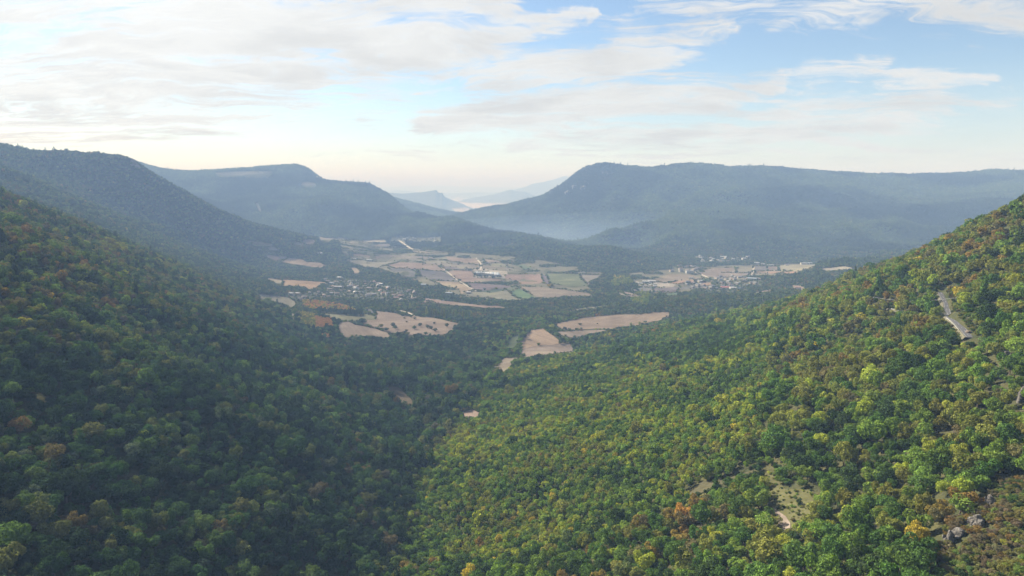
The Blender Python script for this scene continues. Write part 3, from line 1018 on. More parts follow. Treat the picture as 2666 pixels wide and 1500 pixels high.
ROCKS = [(c10((370, 1040)), 3.4, 5.0, 'grey rock outcrop with a dark overhang near the bottom right corner', 120),
         (c10((480, 960)), 4.2, 3.4, 'pale jagged limestone outcrop just right of the dark overhang', 120),
         (c10((730, 830)), 4.6, 4.4, 'pale limestone outcrop among brown shrubs near the bottom right corner', 120),
         (c10((880, 560)), 3.0, 4.6, 'tall narrow limestone outcrop below a dark hollow near the right edge', 120),
         ((2625, 932), 3.6, 4.2, 'grey boulder with a shaded side alone among trees near the right edge', 200),
         ((2662, 1050), 3.2, 9.0, 'pale rock wall cut off by the right edge of the photo', 180),
         ((2522, 868), 3.2, 2.8, 'pinkish boulder on the bank right of the mountain road', 300)]
ROCKW = []
for p, w_, h_, lb, dm in ROCKS:
    w = unproject(p[0], p[1], dm)
    ROCKW.append((w.x, w.y, w_))
    CLEAR.append(([(w.x - w_ * 1.3, w.y - w_), (w.x + w_ * 1.3, w.y - w_), (w.x + w_ * 1.3, w.y + w_ * 2.5), (w.x - w_ * 1.3, w.y + w_ * 2.5)], 0.9))
BARE = world_poly([(2462, 1360), (2540, 1330), (2560, 1270), (2620, 1255), (2740, 1240), (2740, 1600), (2480, 1600), (2440, 1440)], 100)
CLEAR.append((BARE, 0.2))
# pale bare patches on the far slopes
for ppx, tint in [([(555, 452), (600, 448), (660, 446), (720, 446), (700, 452), (640, 456), (580, 458)], (0.10, 0.095, 0.07)),
                  ([(1562, 448), (1580, 447), (1600, 453), (1590, 457), (1568, 454)], (0.20, 0.17, 0.13)),
                  ([(770, 478), (800, 474), (830, 480), (800, 484)], (0.095, 0.09, 0.07)),
                  ([(665, 527), (672, 530), (680, 552), (672, 548)], (0.15, 0.14, 0.115))]:
    w_ = world_poly(ppx, 2400)
    o = drape(w_, 25.0, 0.6, 'bare_slope', M_FLD)
    o['tint'] = tint; o['furrow'] = 0.3
    tag(o, kind='structure')
    CLEAR.append((w_, 0.3))


# ------------------------------------------------------------------ trees
def crown_mesh(name, seed, nclump, nleaf, leaf, shape='round', core=2):
    r = np.random.default_rng(seed)
    if shape == 'round':
        c = r.normal(size=(nclump * 3, 3)); c /= np.linalg.norm(c, axis=1)[:, None]
        c = c[c[:, 2] > -0.35][:nclump]
        rad = r.uniform(0.20, 0.50, len(c))
        sk = r.uniform(0.8, 1.2, 2)
        ctr = c * np.array([0.70 * sk[0], 0.70 / sk[0], 0.56 * sk[1]]) * r.uniform(0.6, 1.25, (len(c), 1)) + [0, 0, 1.2]
        core_c, core_r = (0, 0, 1.05), ((0.42, 0.42, 0.36) if leaf < 0.1 else (0.55, 0.55, 0.48))
    elif shape == 'cone':
        t = np.linspace(0.0, 1.0, nclump)
        a = np.arange(nclump) * 2.4
        rr = (1 - t) * 0.55 + 0.04
        ctr = np.stack([np.cos(a) * rr, np.sin(a) * rr, 0.5 + t * 2.5], 1)
        rad = 0.22 + (1 - t) * 0.2
        core_c, core_r = (0, 0, 1.3), (0.42, 0.42, 1.1)
    else:  # column
        t = np.linspace(0.0, 1.0, nclump)
        a = np.arange(nclump) * 2.4
        rr = 0.12 * np.sin(PI * np.clip(t * 0.85 + 0.12, 0, 1))
        ctr = np.stack([np.cos(a) * rr, np.sin(a) * rr, 0.45 + t * 3.6], 1)
        rad = 0.10 + 0.22 * np.sin(PI * np.clip(t * 0.85 + 0.12, 0, 1))
        core_c, core_r = (0, 0, 2.2), (0.22, 0.22, 1.7)
    k = r.integers(0, len(ctr), nleaf * 2)
    d = r.normal(size=(nleaf * 2, 3)); d[:, 2] += 0.25
    d /= np.linalg.norm(d, axis=1)[:, None]
    p = ctr[k] + d * rad[k][:, None] * r.uniform(0.78, 1.12, (nleaf * 2, 1))
    dist = np.linalg.norm(p[:, None] - ctr[None], axis=2) / rad[None]
    ok = dist.min(1) > 0.74
    p = p[ok][:nleaf]; d = d[ok][:nleaf]
    n = len(p)
    nr = d + r.normal(size=(n, 3)) * 0.55
    nr /= np.linalg.norm(nr, axis=1)[:, None]
    t1 = np.cross(nr, r.normal(size=(n, 3))); t1 /= np.linalg.norm(t1, axis=1)[:, None]
    t2 = np.cross(nr, t1)
    s = leaf * r.uniform(0.55, 1.3, (n, 1))
    V = np.stack([p + t1 * s, p + t2 * s * 0.62 + nr * s * 0.12, p - t1 * s * 0.9, p - t2 * s * 0.62 + nr * s * 0.12], 1).reshape(-1, 3)
    faces = [(4 * i, 4 * i + 1, 4 * i + 2, 4 * i + 3) for i in range(n)]
    bm = bmesh.new()
    bmesh.ops.create_icosphere(bm, subdivisions=core, radius=1.0)
    off = len(V)
    cv = np.array([v.co[:] for v in bm.verts])
    cv = cv * np.array(core_r) * (0.86 + 0.26 * vnoise(cv[:, 0] * 2.2 + seed, cv[:, 1] * 2.2 + cv[:, 2] * 1.7, 3))[:, None] + np.array(core_c)
    bm.verts.index_update()
    faces += [tuple(off + v.index for v in f.verts) for f in bm.faces]
    bm.free()
    V = np.vstack([V, cv])
    me = bpy.data.meshes.new(name)
    me.from_pydata(V.tolist(), [], faces)
    me.materials.append(M_FOL)
    return me


def trunk_mesh(name, seed, top=1.1, rad=0.075):
    r = random.Random(seed)
    bm = bmesh.new()

    def limb(a, b, ra, rb, n=6):
        a = Vector(a); b = Vector(b)
        ax = (b - a).normalized(); u = ax.orthogonal().normalized(); w = ax.cross(u)
        rings = []
        for c_, q_ in ((a, ra), (b, rb)):
            rings.append([bm.verts.new(c_ + (u * math.cos(2 * PI * i / n) + w * math.sin(2 * PI * i / n)) * q_) for i in range(n)])
        for i in range(n):
            bm.faces.new((rings[0][i], rings[0][(i + 1) % n], rings[1][(i + 1) % n], rings[1][i]))
        bm.faces.new(list(reversed(rings[0]))); bm.faces.new(rings[1])
    limb((0, 0, -0.15), (0.02, 0.01, top * 0.55), rad, rad * 0.7, 7)
    limb((0.02, 0.01, top * 0.53), (0.0, 0.0, top * 1.2), rad * 0.68, rad * 0.3)
    for i in range(4):
        a = i * PI / 2 + r.uniform(-.5, .5)
        limb((0.01, 0.01, top * (0.5 + 0.1 * i)), (math.cos(a) * 0.55, math.sin(a) * 0.55, top * (0.85 + 0.12 * i)), rad * 0.42, rad * 0.14, 5)
    me = bpy.data.meshes.new(name)
    bm.to_mesh(me); bm.free()
    me.materials.append(M_BARK)
    return me


HI = [crown_mesh('crown', 100 + i, 9 + 2 * i, 1500, 0.088) for i in range(6)]
MID = [crown_mesh('crown', 200 + i, 7 + 2 * i, 380, 0.15, core=2) for i in range(5)]
LOW = [crown_mesh('crown', 300 + i, 8, 110, 0.26, core=1) for i in range(4)]
CON = [crown_mesh('crown', 400, 16, 420, 0.14, 'cone'), crown_mesh('crown', 401, 12, 120, 0.24, 'cone', 1)]
POP = [crown_mesh('crown', 500 + i, 16, 420, 0.11, 'column', 2) for i in range(2)]
TRK = [trunk_mesh('trunk', i) for i in range(3)]
TRKP = trunk_mesh('trunk', 9, 1.6, 0.05)

DARK = (0.036, 0.056, 0.024); GREEN = (0.060, 0.102, 0.030); MIDG = (0.112, 0.160, 0.038); OLIVE = (0.142, 0.142, 0.042)
YELG = (0.21, 0.225, 0.040); YEL = (0.33, 0.25, 0.045); RUST = (0.175, 0.118, 0.042); BROWN = (0.130, 0.108, 0.062); ORNG = (0.31, 0.155, 0.055); GREYG = (0.10, 0.12, 0.06)
PAL = np.array([DARK, GREEN, MIDG, OLIVE, YELG, YEL, RUST, BROWN, ORNG, GREYG])
PNAME = ['darkish', 'green', 'bright', 'olive', 'lime', 'yellow', 'rusty', 'brown', 'orange', 'greyish']


def rgrid(s, x0, x1, y0, y1):
    nx = int((x1 - x0) / s) + 1; ny = int((y1 - y0) / s) + 1
    gx, gy = np.meshgrid(np.arange(nx), np.arange(ny))
    gx = x0 + (gx + (gy % 2) * 0.5 + rng.uniform(-0.36, 0.36, gx.shape)) * s
    gy = y0 + (gy + rng.uniform(-0.36, 0.36, gy.shape)) * s
    return gx.ravel(), gy.ravel()


ELT = (GZ - H) / GR
CUM = np.maximum.accumulate(ELT, axis=0)


def visible(x, y, top):
    r = np.hypot(x, y); a = np.arctan2(x, y)
    j = np.clip(np.round((a - AZ[0]) / (AZ[1] - AZ[0])).astype(int), 0, len(az_in) - 1)
    i = np.clip(np.searchsorted(R, r * 0.975) - 1, 0, nR - 1)
    return (top - H) / r > CUM[i, j] - 0.0015


SMALL = world_poly([(1128, 1180), (1195, 1095), (1262, 1005), (1330, 960), (1500, 912), (1750, 862), (1940, 830), (2010, 900), (1990, 1100), (1920, 1230), (1700, 1350), (1300, 1480), (1026, 1480), (1064, 1330)], 300)
BIGR = 7000
cand = []
for (s, r0, r1, cls) in ((3.8, 200, 1500, 0), (5.6, 60, 1500, 1), (7.6, 1500, 3300, 2), (11.0, 3300, 6800, 3)):
    xm = r1 * math.sin(math.radians(41))
    x, y = rgrid(s, -xm, xm, 20, r1)
    r = np.hypot(x, y); a = np.abs(np.arctan2(x, y))
    k = (r >= r0) & (r < r1) & (a < math.radians(40.5))
    x, y = x[k], y[k]
    ins = in_poly(x, y, SMALL) if cls in (0, 1) else None
    if cls == 0:
        x, y = x[ins], y[ins]
    elif cls == 1:
        x, y = x[~ins], y[~ins]
    z = ground(x, y)
    px, py = to_px(x, y, z + 6)
    k = visible(x, y, z + 12) & (py < 1640) & (px > -120) & (px < 2790)
    cand.append((x[k], y[k], z[k], np.full(k.sum(), cls)))
x, y, z, cls = [np.concatenate(c) for c in zip(*cand)]
px, py = to_px(x, y, z + 4)
n = len(x)
u1, u2, u3 = rng.random(n), rng.random(n), rng.random(n)
Rr = np.where(cls == 0, 1.9 + 1.1 * u1 ** 1.5, np.where(cls == 1, 2.3 + 2.9 * u1 ** 1.5, np.where(cls == 2, 3.4 + 2.6 * u1 ** 1.5, 6.0 + 2.4 * u1)))
old = (px > 1980) & (cls == 1)
Rr = np.where(old, Rr * 1.0, Rr)
big = (cls == 1) & (u2 > 0.965)
Rr = np.where(big, Rr * 1.4, Rr)
Rr = np.where((cls == 0) & (u2 > 0.985), Rr * 1.9, Rr)
# valley land: trees need not be tall
flat = (z < 34) & (y > 1000)
Rr = np.where(flat & (cls < 3), Rr * 0.82, Rr)
HF = np.where(flat, 0.78, 1.0)
hgt = Rr * (1.65 + 1.15 * u3 ** 1.6) * HF
alive = np.ones(n, bool)
dep = (H - z) / np.hypot(x, y)          # tangent of the look-down angle
for poly, share in CLEAR:
    xs = [p[0] for p in poly]; ys = [p[1] for p in poly]
    m = alive & (x > min(xs) - 60) & (x < max(xs) + 60) & (y < max(ys) + 20) & (y > min(ys) - 110)
    idx_ = np.nonzero(m)[0]
    if len(idx_) == 0:
        continue
    xi, yi = x[idx_], y[idx_]
    di = np.maximum(dep[idx_], 0.03)
    r_ = np.hypot(xi, yi)
    hit = in_poly(xi, yi, poly)
    full = np.zeros(len(idx_), bool)
    for fr in (0.35, 0.7, 1.0):
        L = np.minimum(hgt[idx_] * share * fr / di, 90)
        full |= in_poly(xi * (1 + L / r_), yi * (1 + L / r_), poly)
    # close to a field edge: shrink to a hedge bush, drop it if even that stands in
    bush = full & ~hit
    small = np.zeros(len(idx_), bool)
    for fr in (0.5, 1.0):
        L = np.minimum(3.2 * share * fr / di, 40)
        small |= in_poly(xi * (1 + L / r_), yi * (1 + L / r_), poly)
    edge_hit = in_poly(xi + Rr[idx_] * 0.5, yi, poly) | in_poly(xi - Rr[idx_] * 0.5, yi, poly)
    drop = hit | (bush & small)
    alive[idx_[drop]] = False
    sh = idx_[(bush & ~small) | (edge_hit & ~drop)]
    Rr[sh] = np.minimum(Rr[sh], 2.3 + 0.8 * u1[sh]); hgt[sh] = np.minimum(hgt[sh], 3.6 + u3[sh] * 1.6)
for poly in OPW:
    m = in_poly(x, y, poly)
    alive &= ~(m & (fbm(x, y, 70, 2, 401) < 0.56))
    Rr = np.where(m, np.minimum(Rr, 2.4 + u1 * 1.8), Rr); hgt = np.where(m, np.minimum(hgt, 3.5 + 3.5 * u3), hgt)
for poly in VW:
    m = in_poly(x, y, poly)
    alive &= ~(m & (u2 > 0.5))
    Rr = np.where(m, np.minimum(Rr, 2.6 + u1 * 1.2), Rr); hgt = np.where(m, np.minimum(hgt, 4 + 3 * u3), hgt)

# hedgerow bushes along the field edges, shrubs on the clearing and round the rocks
ex = []
for wp in HEDGED:
    for i in range(len(wp)):
        a = np.array(wp[i]); b = np.array(wp[(i + 1) % len(wp)])
        L_ = np.linalg.norm(b - a)
        for t in np.arange(0, L_, 5.0):
            p_ = a + (b - a) * t / max(L_, 1e-6) + rng.normal(0, 1.4, 2)
            if float(vnoise(p_[0] / 55, p_[1] / 55, 77)) > 0.52:
                ex.append((p_[0], p_[1], rng.uniform(1.5, 3.2), 0))
            elif rng.random() < 0.05:
                ex.append((p_[0], p_[1], rng.uniform(2.5, 4.4), 0))
    xs = [p[0] for p in wp]; ys = [p[1] for p in wp]
    for _ in range(int((max(xs) - min(xs)) * (max(ys) - min(ys)) / 26000)):
        p_ = (rng.uniform(min(xs), max(xs)), rng.uniform(min(ys), max(ys)))
        if rng.random() < 0.5 and in_poly(np.array([p_[0]]), np.array([p_[1]]), wp)[0]:
            ex.append((p_[0], p_[1], rng.uniform(1.4, 3.2), 0))
for poly, st_, lo, hi, pr_ in ((cw, 2.2, 0.35, 1.2, 0.7), (BARE, 1.9, 0.8, 1.7, 0.97)):
    xs = [p[0] for p in poly]; ys = [p[1] for p in poly]
    gx, gy = rgrid(st_, min(xs), max(xs), min(ys), max(ys))
    m = in_poly(gx, gy, poly) & (rng.random(len(gx)) < pr_)
    if poly is cw:
        m &= ~in_poly(gx, gy, trw) & (fbm(gx, gy, 9, 2, 5) > 0.4)
    for a_, b_ in zip(gx[m], gy[m]):
        ex.append((a_, b_, rng.uniform(lo, hi), 1 if poly is cw else 2))
for P_ in (RP, RP2):
    for i in range(1, len(P_) - 1):
        d_ = P_[i + 1] - P_[i - 1]; d_.z = 0; d_.normalize()
        for sd in (1, -1):
            for off_ in (3.7, 4.9, 6.2):
                if rng.random() < 0.6:
                    a_ = P_[i] + Vector((d_.y, -d_.x, 0)) * sd * (off_ + rng.uniform(-.4, .4))
                    ex.append((a_.x, a_.y, rng.uniform(0.8, 1.5), 2))
ex = np.array(ex)
for rk in ROCKW:
    ex = ex[~((np.abs(ex[:, 0] - rk[0]) < rk[2] * 0.4) & (ex[:, 1] > rk[1] - rk[2] * 0.9) & (ex[:, 1] < rk[1] + rk[2] * 0.8))]
m_ = len(ex)
x = np.concatenate([x, ex[:, 0]]); y = np.concatenate([y, ex[:, 1]]); z = np.concatenate([z, ground(ex[:, 0], ex[:, 1])])
u1, u2, u3 = [np.concatenate([u, rng.random(m_)]) for u in (u1, u2, u3)]
Rr = np.concatenate([Rr, ex[:, 2]]); hgt = np.concatenate([hgt, ex[:, 2] * rng.uniform(1.3, 2.0, m_)])
alive = np.concatenate([alive, np.ones(m_, bool)]); cls = np.concatenate([cls, np.where(ex[:, 3] == 0, 4, 5 + (ex[:, 3] == 2))])
# odd small bushes fill the gaps on the near slopes
px, py = to_px(x, y, z + 4)
n = len(x)

# species and autumn colour: drifts of noise over the ground
nA_ = fbm(x, y, 90, 3, 201); nB_ = fbm(x, y, 220, 3, 211); nC_ = fbm(x, y, 35, 2, 221)
Wt = np.tile(np.array([0.30, 0.30, 0.17, 0.12, 0.02, 0.004, 0.035, 0.03, 0.003, 0.03]), (n, 1))
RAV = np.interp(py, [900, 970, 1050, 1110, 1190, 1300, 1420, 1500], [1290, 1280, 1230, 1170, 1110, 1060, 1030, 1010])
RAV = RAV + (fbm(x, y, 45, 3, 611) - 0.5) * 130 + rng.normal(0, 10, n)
left = (px < RAV) & (cls <= 1)
Wt[left] = [0.38, 0.33, 0.13, 0.10, 0.003, 0.0, 0.006, 0.015, 0.0, 0.05]
ul = left & (px < 620) & (py < 900)
Wt[ul] = [0.20, 0.25, 0.18, 0.22, 0.02, 0.002, 0.05, 0.07, 0.001, 0.02]
sm = cls == 0
Wt[sm] = [0.05, 0.27, 0.44, 0.14, 0.07, 0.004, 0.001, 0.006, 0.0, 0.02]
band = sm & (nA_ + 0.35 * nC_ + 0.00022 * (py - 1000) > 0.71)
Wt[band] = [0.02, 0.13, 0.33, 0.18, 0.31, 0.02, 0.004, 0.012, 0.0, 0.0]
dk = sm & (nB_ < 0.42) & (py < 1150)
Wt[dk] = [0.35, 0.42, 0.15, 0.05, 0.02, 0.0, 0.0, 0.01, 0, 0.0]
rt = (px > 1900) & (cls == 1)
Wt[rt] = [0.08, 0.28, 0.34, 0.23, 0.06, 0.002, 0.004, 0.015, 0.0005, 0.0]
au = rt & ((nB_ > 0.5) | (py < 760)) & (py < 1000)
Wt[au] = [0.07, 0.15, 0.18, 0.38, 0.05, 0.004, 0.10, 0.07, 0.001, 0.0]
br = (px > 2380) & (py > 1300)
Wt[br] = [0.06, 0.16, 0.14, 0.26, 0.03, 0.01, 0.15, 0.20, 0.0, 0.0]
Wt[cls == 5] = [0.06, 0.1, 0.15, 0.42, 0.16, 0, 0.0, 0.11, 0, 0.0]
Wt[cls == 6] = [0.05, 0.12, 0.10, 0.33, 0.02, 0, 0.13, 0.25, 0, 0.0]
Wt[:, 0] *= np.where(nC_ > 0.62, 2.2, 0.8)
Wt[:, 6] *= np.where(nC_ < 0.36, 3.2, 0.35)
Wt /= Wt.sum(1)[:, None]
uu = fbm(x, y, 26, 2, 301)
uu = np.argsort(np.argsort(uu)) / n * 0.42 + rng.random(n) * 0.58       # neighbours tend to be of one kind
bins = np.sort(rng.random(n) * 0.58 + rng.random(n) * 0.42)
uu = np.searchsorted(bins, uu) / n
ordr = [0, 9, 1, 2, 4, 5, 3, 7, 6, 8]
pick = np.array(ordr)[(np.cumsum(Wt[:, ordr], 1) < uu[:, None]).sum(1).clip(0, 9)]
conif = (rng.random(n) < 0.05) & (cls < 4) & (pick <= 1)


zoned = np.zeros(n, bool)


def zone(ppx, code, sc_=None, hh=None, dens=None):
    m = in_poly(px, py, ppx) & (cls >= 1) & (cls < 4)
    if isinstance(code, int):
        pick[m] = code
    else:
        pick[m] = rng.choice(code, m.sum())
    zoned[m] = True
    if sc_:
        Rr[m] = sc_ * (0.8 + 0.4 * u1[m]); hgt[m] = hh * (0.8 + 0.4 * u3[m])
    return m


ZO = [
    ([c4(p) for p in [(190, 420), (330, 410), (520, 440), (700, 470), (860, 510), (940, 560), (800, 575), (600, 555), (400, 545), (250, 530), (200, 460)]], [8, 5, 5, 7, 4, 8], 3.4, 6.5),
    ([c4(p) for p in [(360, 640), (580, 670), (590, 770), (500, 800), (380, 800)]], [8], 3.2, 6.0),
    ([c4(p) for p in [(135, 570), (330, 580), (360, 640), (375, 790), (250, 790), (150, 720)]], [5, 4, 3, 3, 5], 3.4, 6.5),
    ([c4(p) for p in [(440, 870), (550, 870), (550, 905), (450, 905)]], [8], 3.0, 6.0),
    ([c4(p) for p in [(380, 545), (700, 570), (980, 565), (990, 640), (800, 620), (430, 590)]], [0], 3.6, 11.0),
    ([(1598, 722), (1625, 722), (1640, 735), (1600, 738)], [5, 4], 5.0, 11),
    ([(1640, 724), (1650, 735), (1600, 745), (1590, 735)], [4, 2], 4.6, 10),
    ([(1370, 735), (1450, 742), (1450, 748), (1380, 745)], [5, 4, 3], 4, 8),
    ([c3(p) for p in [(180, 540), (300, 520), (400, 550), (380, 640), (200, 640)]], [4, 2, 2], 4, 9),
    ([(120, 830), (330, 860), (520, 930), (560, 960), (420, 940), (250, 890)], [2, 3, 4, 2, 1], None, None),
    ([(250, 620), (330, 640), (330, 660), (260, 655)], [4, 3], None, None),
]
for ppx, code, a_, b_ in ZO:
    zone(ppx, code, a_, b_)
big2 = Rr > 5.2
# river bank trees are brighter green
rv = (cls >= 1) & (np.abs(py - (960 - (px - 1250) * 0.55)) < 45) & (px > 1180) & (px < 1420)
pick = np.where(rv & (rng.random(n) < 0.55), 2, pick)

# tall singles are built one by one: their spots stay free of scattered trees
pick = np.where(big2 & (pick >= 5) & (pick <= 8), 1, pick)
tint = PAL[pick] * rng.uniform(0.78, 1.22, (n, 1)) * (1 + rng.uniform(-0.07, 0.07, (n, 3)))
tint *= (0.86 + 0.3 * nA_)[:, None]
mean_ = np.array([0.070, 0.088, 0.036])
k_ = np.where(cls == 3, 0.75, np.where(cls == 2, 0.35, 0.0))[:, None]
k_ = np.where(zoned[:, None], 0.0, k_)
tint = tint * (1 - k_) + mean_ * k_
stand = fbm(x, y, 420, 4, 501)            # dark and pale tint patches that stand in for relief shading on far slopes
tint = np.where((cls == 3)[:, None], tint * (0.45 + 1.15 * smooth(0.30, 0.68, stand))[:, None], tint)
tint = np.where((zoned & (pick == 8))[:, None], tint * 1.25, tint)
lf_ = ((px < RAV) & (cls == 1) & (py > 820))[:, None]        # slope shade painted into the tint: darker, bluer trees left of the ravine
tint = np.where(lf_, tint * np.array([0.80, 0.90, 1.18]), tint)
rt_ = ((px > RAV) & ((cls <= 1) | (cls == 5)))[:, None]     # yellower autumn leaves, with sunlit brightness painted into the tint right of the ravine
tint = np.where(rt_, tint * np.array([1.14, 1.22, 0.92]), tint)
alive &= rng.random(n) > 0.012

singles = []       # (x, y, z, R, h, colour index, kind, label, group, category)


def single(p, R_, h_, code, kind, label, group, cat='tree', dmin=300):
    w = unproject(p[0], p[1], dmin)
    singles.append((w.x, w.y, w.z, R_, h_, code, kind, label, group, cat))


ORDW = 'first second third fourth fifth sixth seventh eighth ninth tenth eleventh twelfth thirteenth fourteenth fifteenth sixteenth seventeenth eighteenth nineteenth'.split()
POPS = [(1052, 806, 'leftmost slim poplar at the left end of the row below the near village'), (1068, 809, 'second slim poplar from the left in the row below the near village'),
        (1111, 824, 'tall poplar at the left of the middle cluster in the row'), (1119, 825, 'poplar second from the left in the middle cluster'), (1124, 825, 'poplar in the very middle of the middle cluster'),
        (1130, 826, 'poplar second from the right in the middle cluster'), (1136, 826, 'rightmost poplar of the middle cluster'), (1151, 828, 'bright poplar just right of the middle cluster'),
        (1157, 828, 'poplar beside a broad yellowish tree in the row'), (1164, 828, 'broad short poplar right of a pair in the row'), (1187, 829, 'lone poplar between two clusters of the row'),
        (1206, 830, 'first poplar of the tight right-hand cluster'), (1211, 831, 'second poplar of the tight right-hand cluster'), (1216, 831, 'third poplar of the tight right-hand cluster'),
        (1221, 832, 'fourth poplar of the tight right-hand cluster'), (1227, 832, 'last poplar at the right end of the row')]
for i, (a_, b_, lb) in enumerate(POPS):
    single((a_, b_), 8.2 if i != 9 else 10.5, random.uniform(19, 24) if i != 9 else 15, random.choice([2, 4, 2, 3]), 'poplar', lb, 'poplars in a row below the near village', 'poplar')
for a_, b_, lb, hh in ((1090, 1074, 'tall lone poplar beside the bare patch in the near valley', 19), (1153, 1072, 'slim poplar next to the rust-brown broad tree in the valley bottom', 15),
                       (1026, 952, 'thin poplar high on the left valley side above the bare patch', 15), (1153, 954, 'thin pale poplar below the near field', 15), (1103, 1000, 'thin poplar in the wood below the tan fields', 13)):
    single((a_, b_), 5.6, hh, 2, 'poplar', lb, 'poplars standing alone in the near valley', 'poplar')
for i in range(19):
    t = i / 18
    single((1250 + (470 + t * 790) / 5.152, 840 + (512 - t * 108) / 5.152), 2.4, 4.2, 9, 'round', 'grey-green orchard tree in the upper row by the near field, %s from left' % ORDW[i] if 0 < i < 18 else ('first' if i == 0 else 'last') + ' orchard tree of the upper row by the near field', 'orchard trees along the lower edge of the near field', 'orchard tree')
for i in range(15):
    t = i / 14
    single((1250 + (560 + t * 560) / 5.152, 840 + (530 - t * 75) / 5.152), 2.2, 4.0, 9, 'round', 'grey-green orchard tree in the lower row by the near field, %s from left' % ORDW[i], 'orchard trees in the second row by the near field', 'orchard tree')
FT = [((1250, 795), 5.6, 9, 'round olive tree at the left of the tree group on the tan field', 3), ((1320, 840), 5.5, 8, 'dark round tree touching the lower wood edge of the tan field', 0),
      ((1410, 785), 5.4, 9, 'dark round tree in the middle of the tan field above the wood', 0), ((1440, 812), 5.0, 8, 'low tree close under the middle tree of the tan field', 1),
      ((1650, 655), 4.4, 6, 'bush at the upper edge of the tan field', 0), ((1770, 780), 5.0, 9, 'dark tree right of the field middle', 0),
      ((1695, 815), 5.0, 8, 'dark tree at the wood edge right of the field middle', 1), ((1870, 800), 5.0, 7, 'bushy dark tree on the right half of the tan field', 0),
      ((1920, 815), 4.6, 7, 'dark tree beside the bushy one on the right half of the tan field', 0), ((1975, 845), 4.6, 7, 'low dark tree on the strip between field and wood', 0),
      ((2132, 790), 5.0, 10, 'pointed tree near the right end of the tan field', 0), ((2328, 775), 4.8, 8, 'round tree at the right end of the tan field', 0),
      ((1000, 735), 6.5, 11, 'large dark tree at the corner of the green meadow', 0), ((970, 720), 4.6, 8, 'smaller tree left of the large one at the meadow corner', 1),
      ((1700, 680), 3.4, 5, 'small bush on the strip in the upper tan field', 0), ((1590, 720), 3.2, 4, 'small orange-tinged bush on a strip of the tan field', 7),
      ((1560, 670), 3.2, 4, 'little grassy bush above the orange-tinged one', 3), ((1960, 745), 3.2, 5, 'narrow bush on the right strip of the tan field', 0),
      ((2240, 772), 3.2, 4, 'tiny bush alone near the right end of the tan field', 0), ((2110, 690), 3.6, 5, 'bush on the hedge line at the upper right of the tan field', 1)]
for p, R_, h_, lb, code in FT:
    single(c4(p), R_, h_, code, 'round', lb, 'trees scattered on the tan field')
NF = [((600, 215), 4.6, 9, 'round dark tree on the left edge of the near field', 0), ((590, 130), 4.2, 12, 'bright green tree above the round one at the left edge of the near field', 4),
      ((415, 455), 5.4, 9, 'left one of two dark trees at the lower left corner of the near field', 0), ((500, 455), 5.4, 9, 'right one of two dark trees at the lower left corner of the near field', 0),
      ((220, 600), 3.6, 6, 'small round tree on the grey patch below the near field', 3), ((213, 650), 4.0, 6, 'low green tree under the small one on the grey patch', 2),
      ((1340, 38), 4.2, 5, 'dark bush alone on the long tan field', 0), ((2025, 52), 3.6, 8, 'thin pale tree left of the pair at the forest edge of the long field', 4),
      ((2140, 45), 3.2, 9, 'thin pale tree right of the pair at the forest edge of the long field', 4)]
for i, p in enumerate([(880, 95), (920, 112), (955, 130), (990, 160), (1020, 185), (1050, 200)]):
    NF.append((p, 4.8, 8.5, ['first', 'second', 'third', 'fourth', 'fifth', 'sixth'][i] + ' round tree from the top along the right edge of the near field', 1 if i % 2 else 2))
NF += [((1100, 268), 5.2, 10, 'dark round tree in the notch of the near field', 0), ((1180, 278), 5.2, 9, 'mid green round tree right of the dark one in the notch of the near field', 2)]
for p, R_, h_, lb, code in NF:
    single(c5(p), R_, h_, code, 'round', lb, 'trees round the near field')
SP = [((1290, 540), 3.5, 6), ((655, 895), 4.8, 9), ((800, 955), 5.5, 9), ((860, 960), 5, 9), ((960, 965), 5.5, 9), ((1040, 960), 5, 8), ((1210, 985), 5.2, 9), ((735, 750), 5.5, 10), ((935, 765), 5.5, 9)]
SPN = ['lone tree beside the track behind the sheds', 'dark tree at the left front corner of the sheds', 'first dark tree in front of the sheds from the left', 'second dark tree in front of the sheds from the left', 'third dark tree in front of the sheds from the left',
       'fourth dark tree in front of the sheds from the left', 'dark tree in front of the rightmost long shed', 'left one of the two tall trees behind the sheds', 'right one of the two tall trees behind the sheds']
for (p, R_, h_), lb in zip(SP, SPN):
    single(c8(p), R_, h_, 0, 'round', lb, 'trees round the long sheds')
single((1176, 1035), 7.5, 15, 6, 'round', 'broad rust-brown tree in the valley bottom beside a slim poplar', 'rust-brown trees in the valley')
single((1012, 1440), 6.0, 13, 7, 'round', 'brown tree leaning over the pale stream bed', 'brown trees by the stream')
single((2080, 1316), 1.6, 3.0, 0, 'round', 'single dark bush in the middle of the grassy clearing', 'bushes on the clearing', 'bush', 150)
single((1985, 1275), 3.4, 7, 4, 'round', 'yellow-green tree on the left rim of the grassy clearing', 'trees on the clearing rim', 'tree', 150)
single((2, 650), 5.0, 20, 0, 'round', 'tall very dark tree cut off by the left edge of the photo', 'dark trees at the left edge', 'tree', 200)
for s_ in singles:
    m = (x - s_[0]) ** 2 + (y - s_[1]) ** 2 < (s_[3] * (0.9 if s_[6] != 'poplar' else 0.5)) ** 2
    alive &= ~m

# the 300 nearest-looking trees become objects of their own
dist = np.sqrt(x ** 2 + y ** 2 + (H - z) ** 2)
pt_, ptop = to_px(x, y, z + hgt * 0.6)
score = Rr / dist * (alive & (cls == 1) & (pt_ > 10) & (pt_ < 2656) & (ptop < 1490) & visible(x, y, z + hgt * 0.4))
top = np.argsort(-score)[:300]
alive2 = alive.copy(); alive2[top] = False


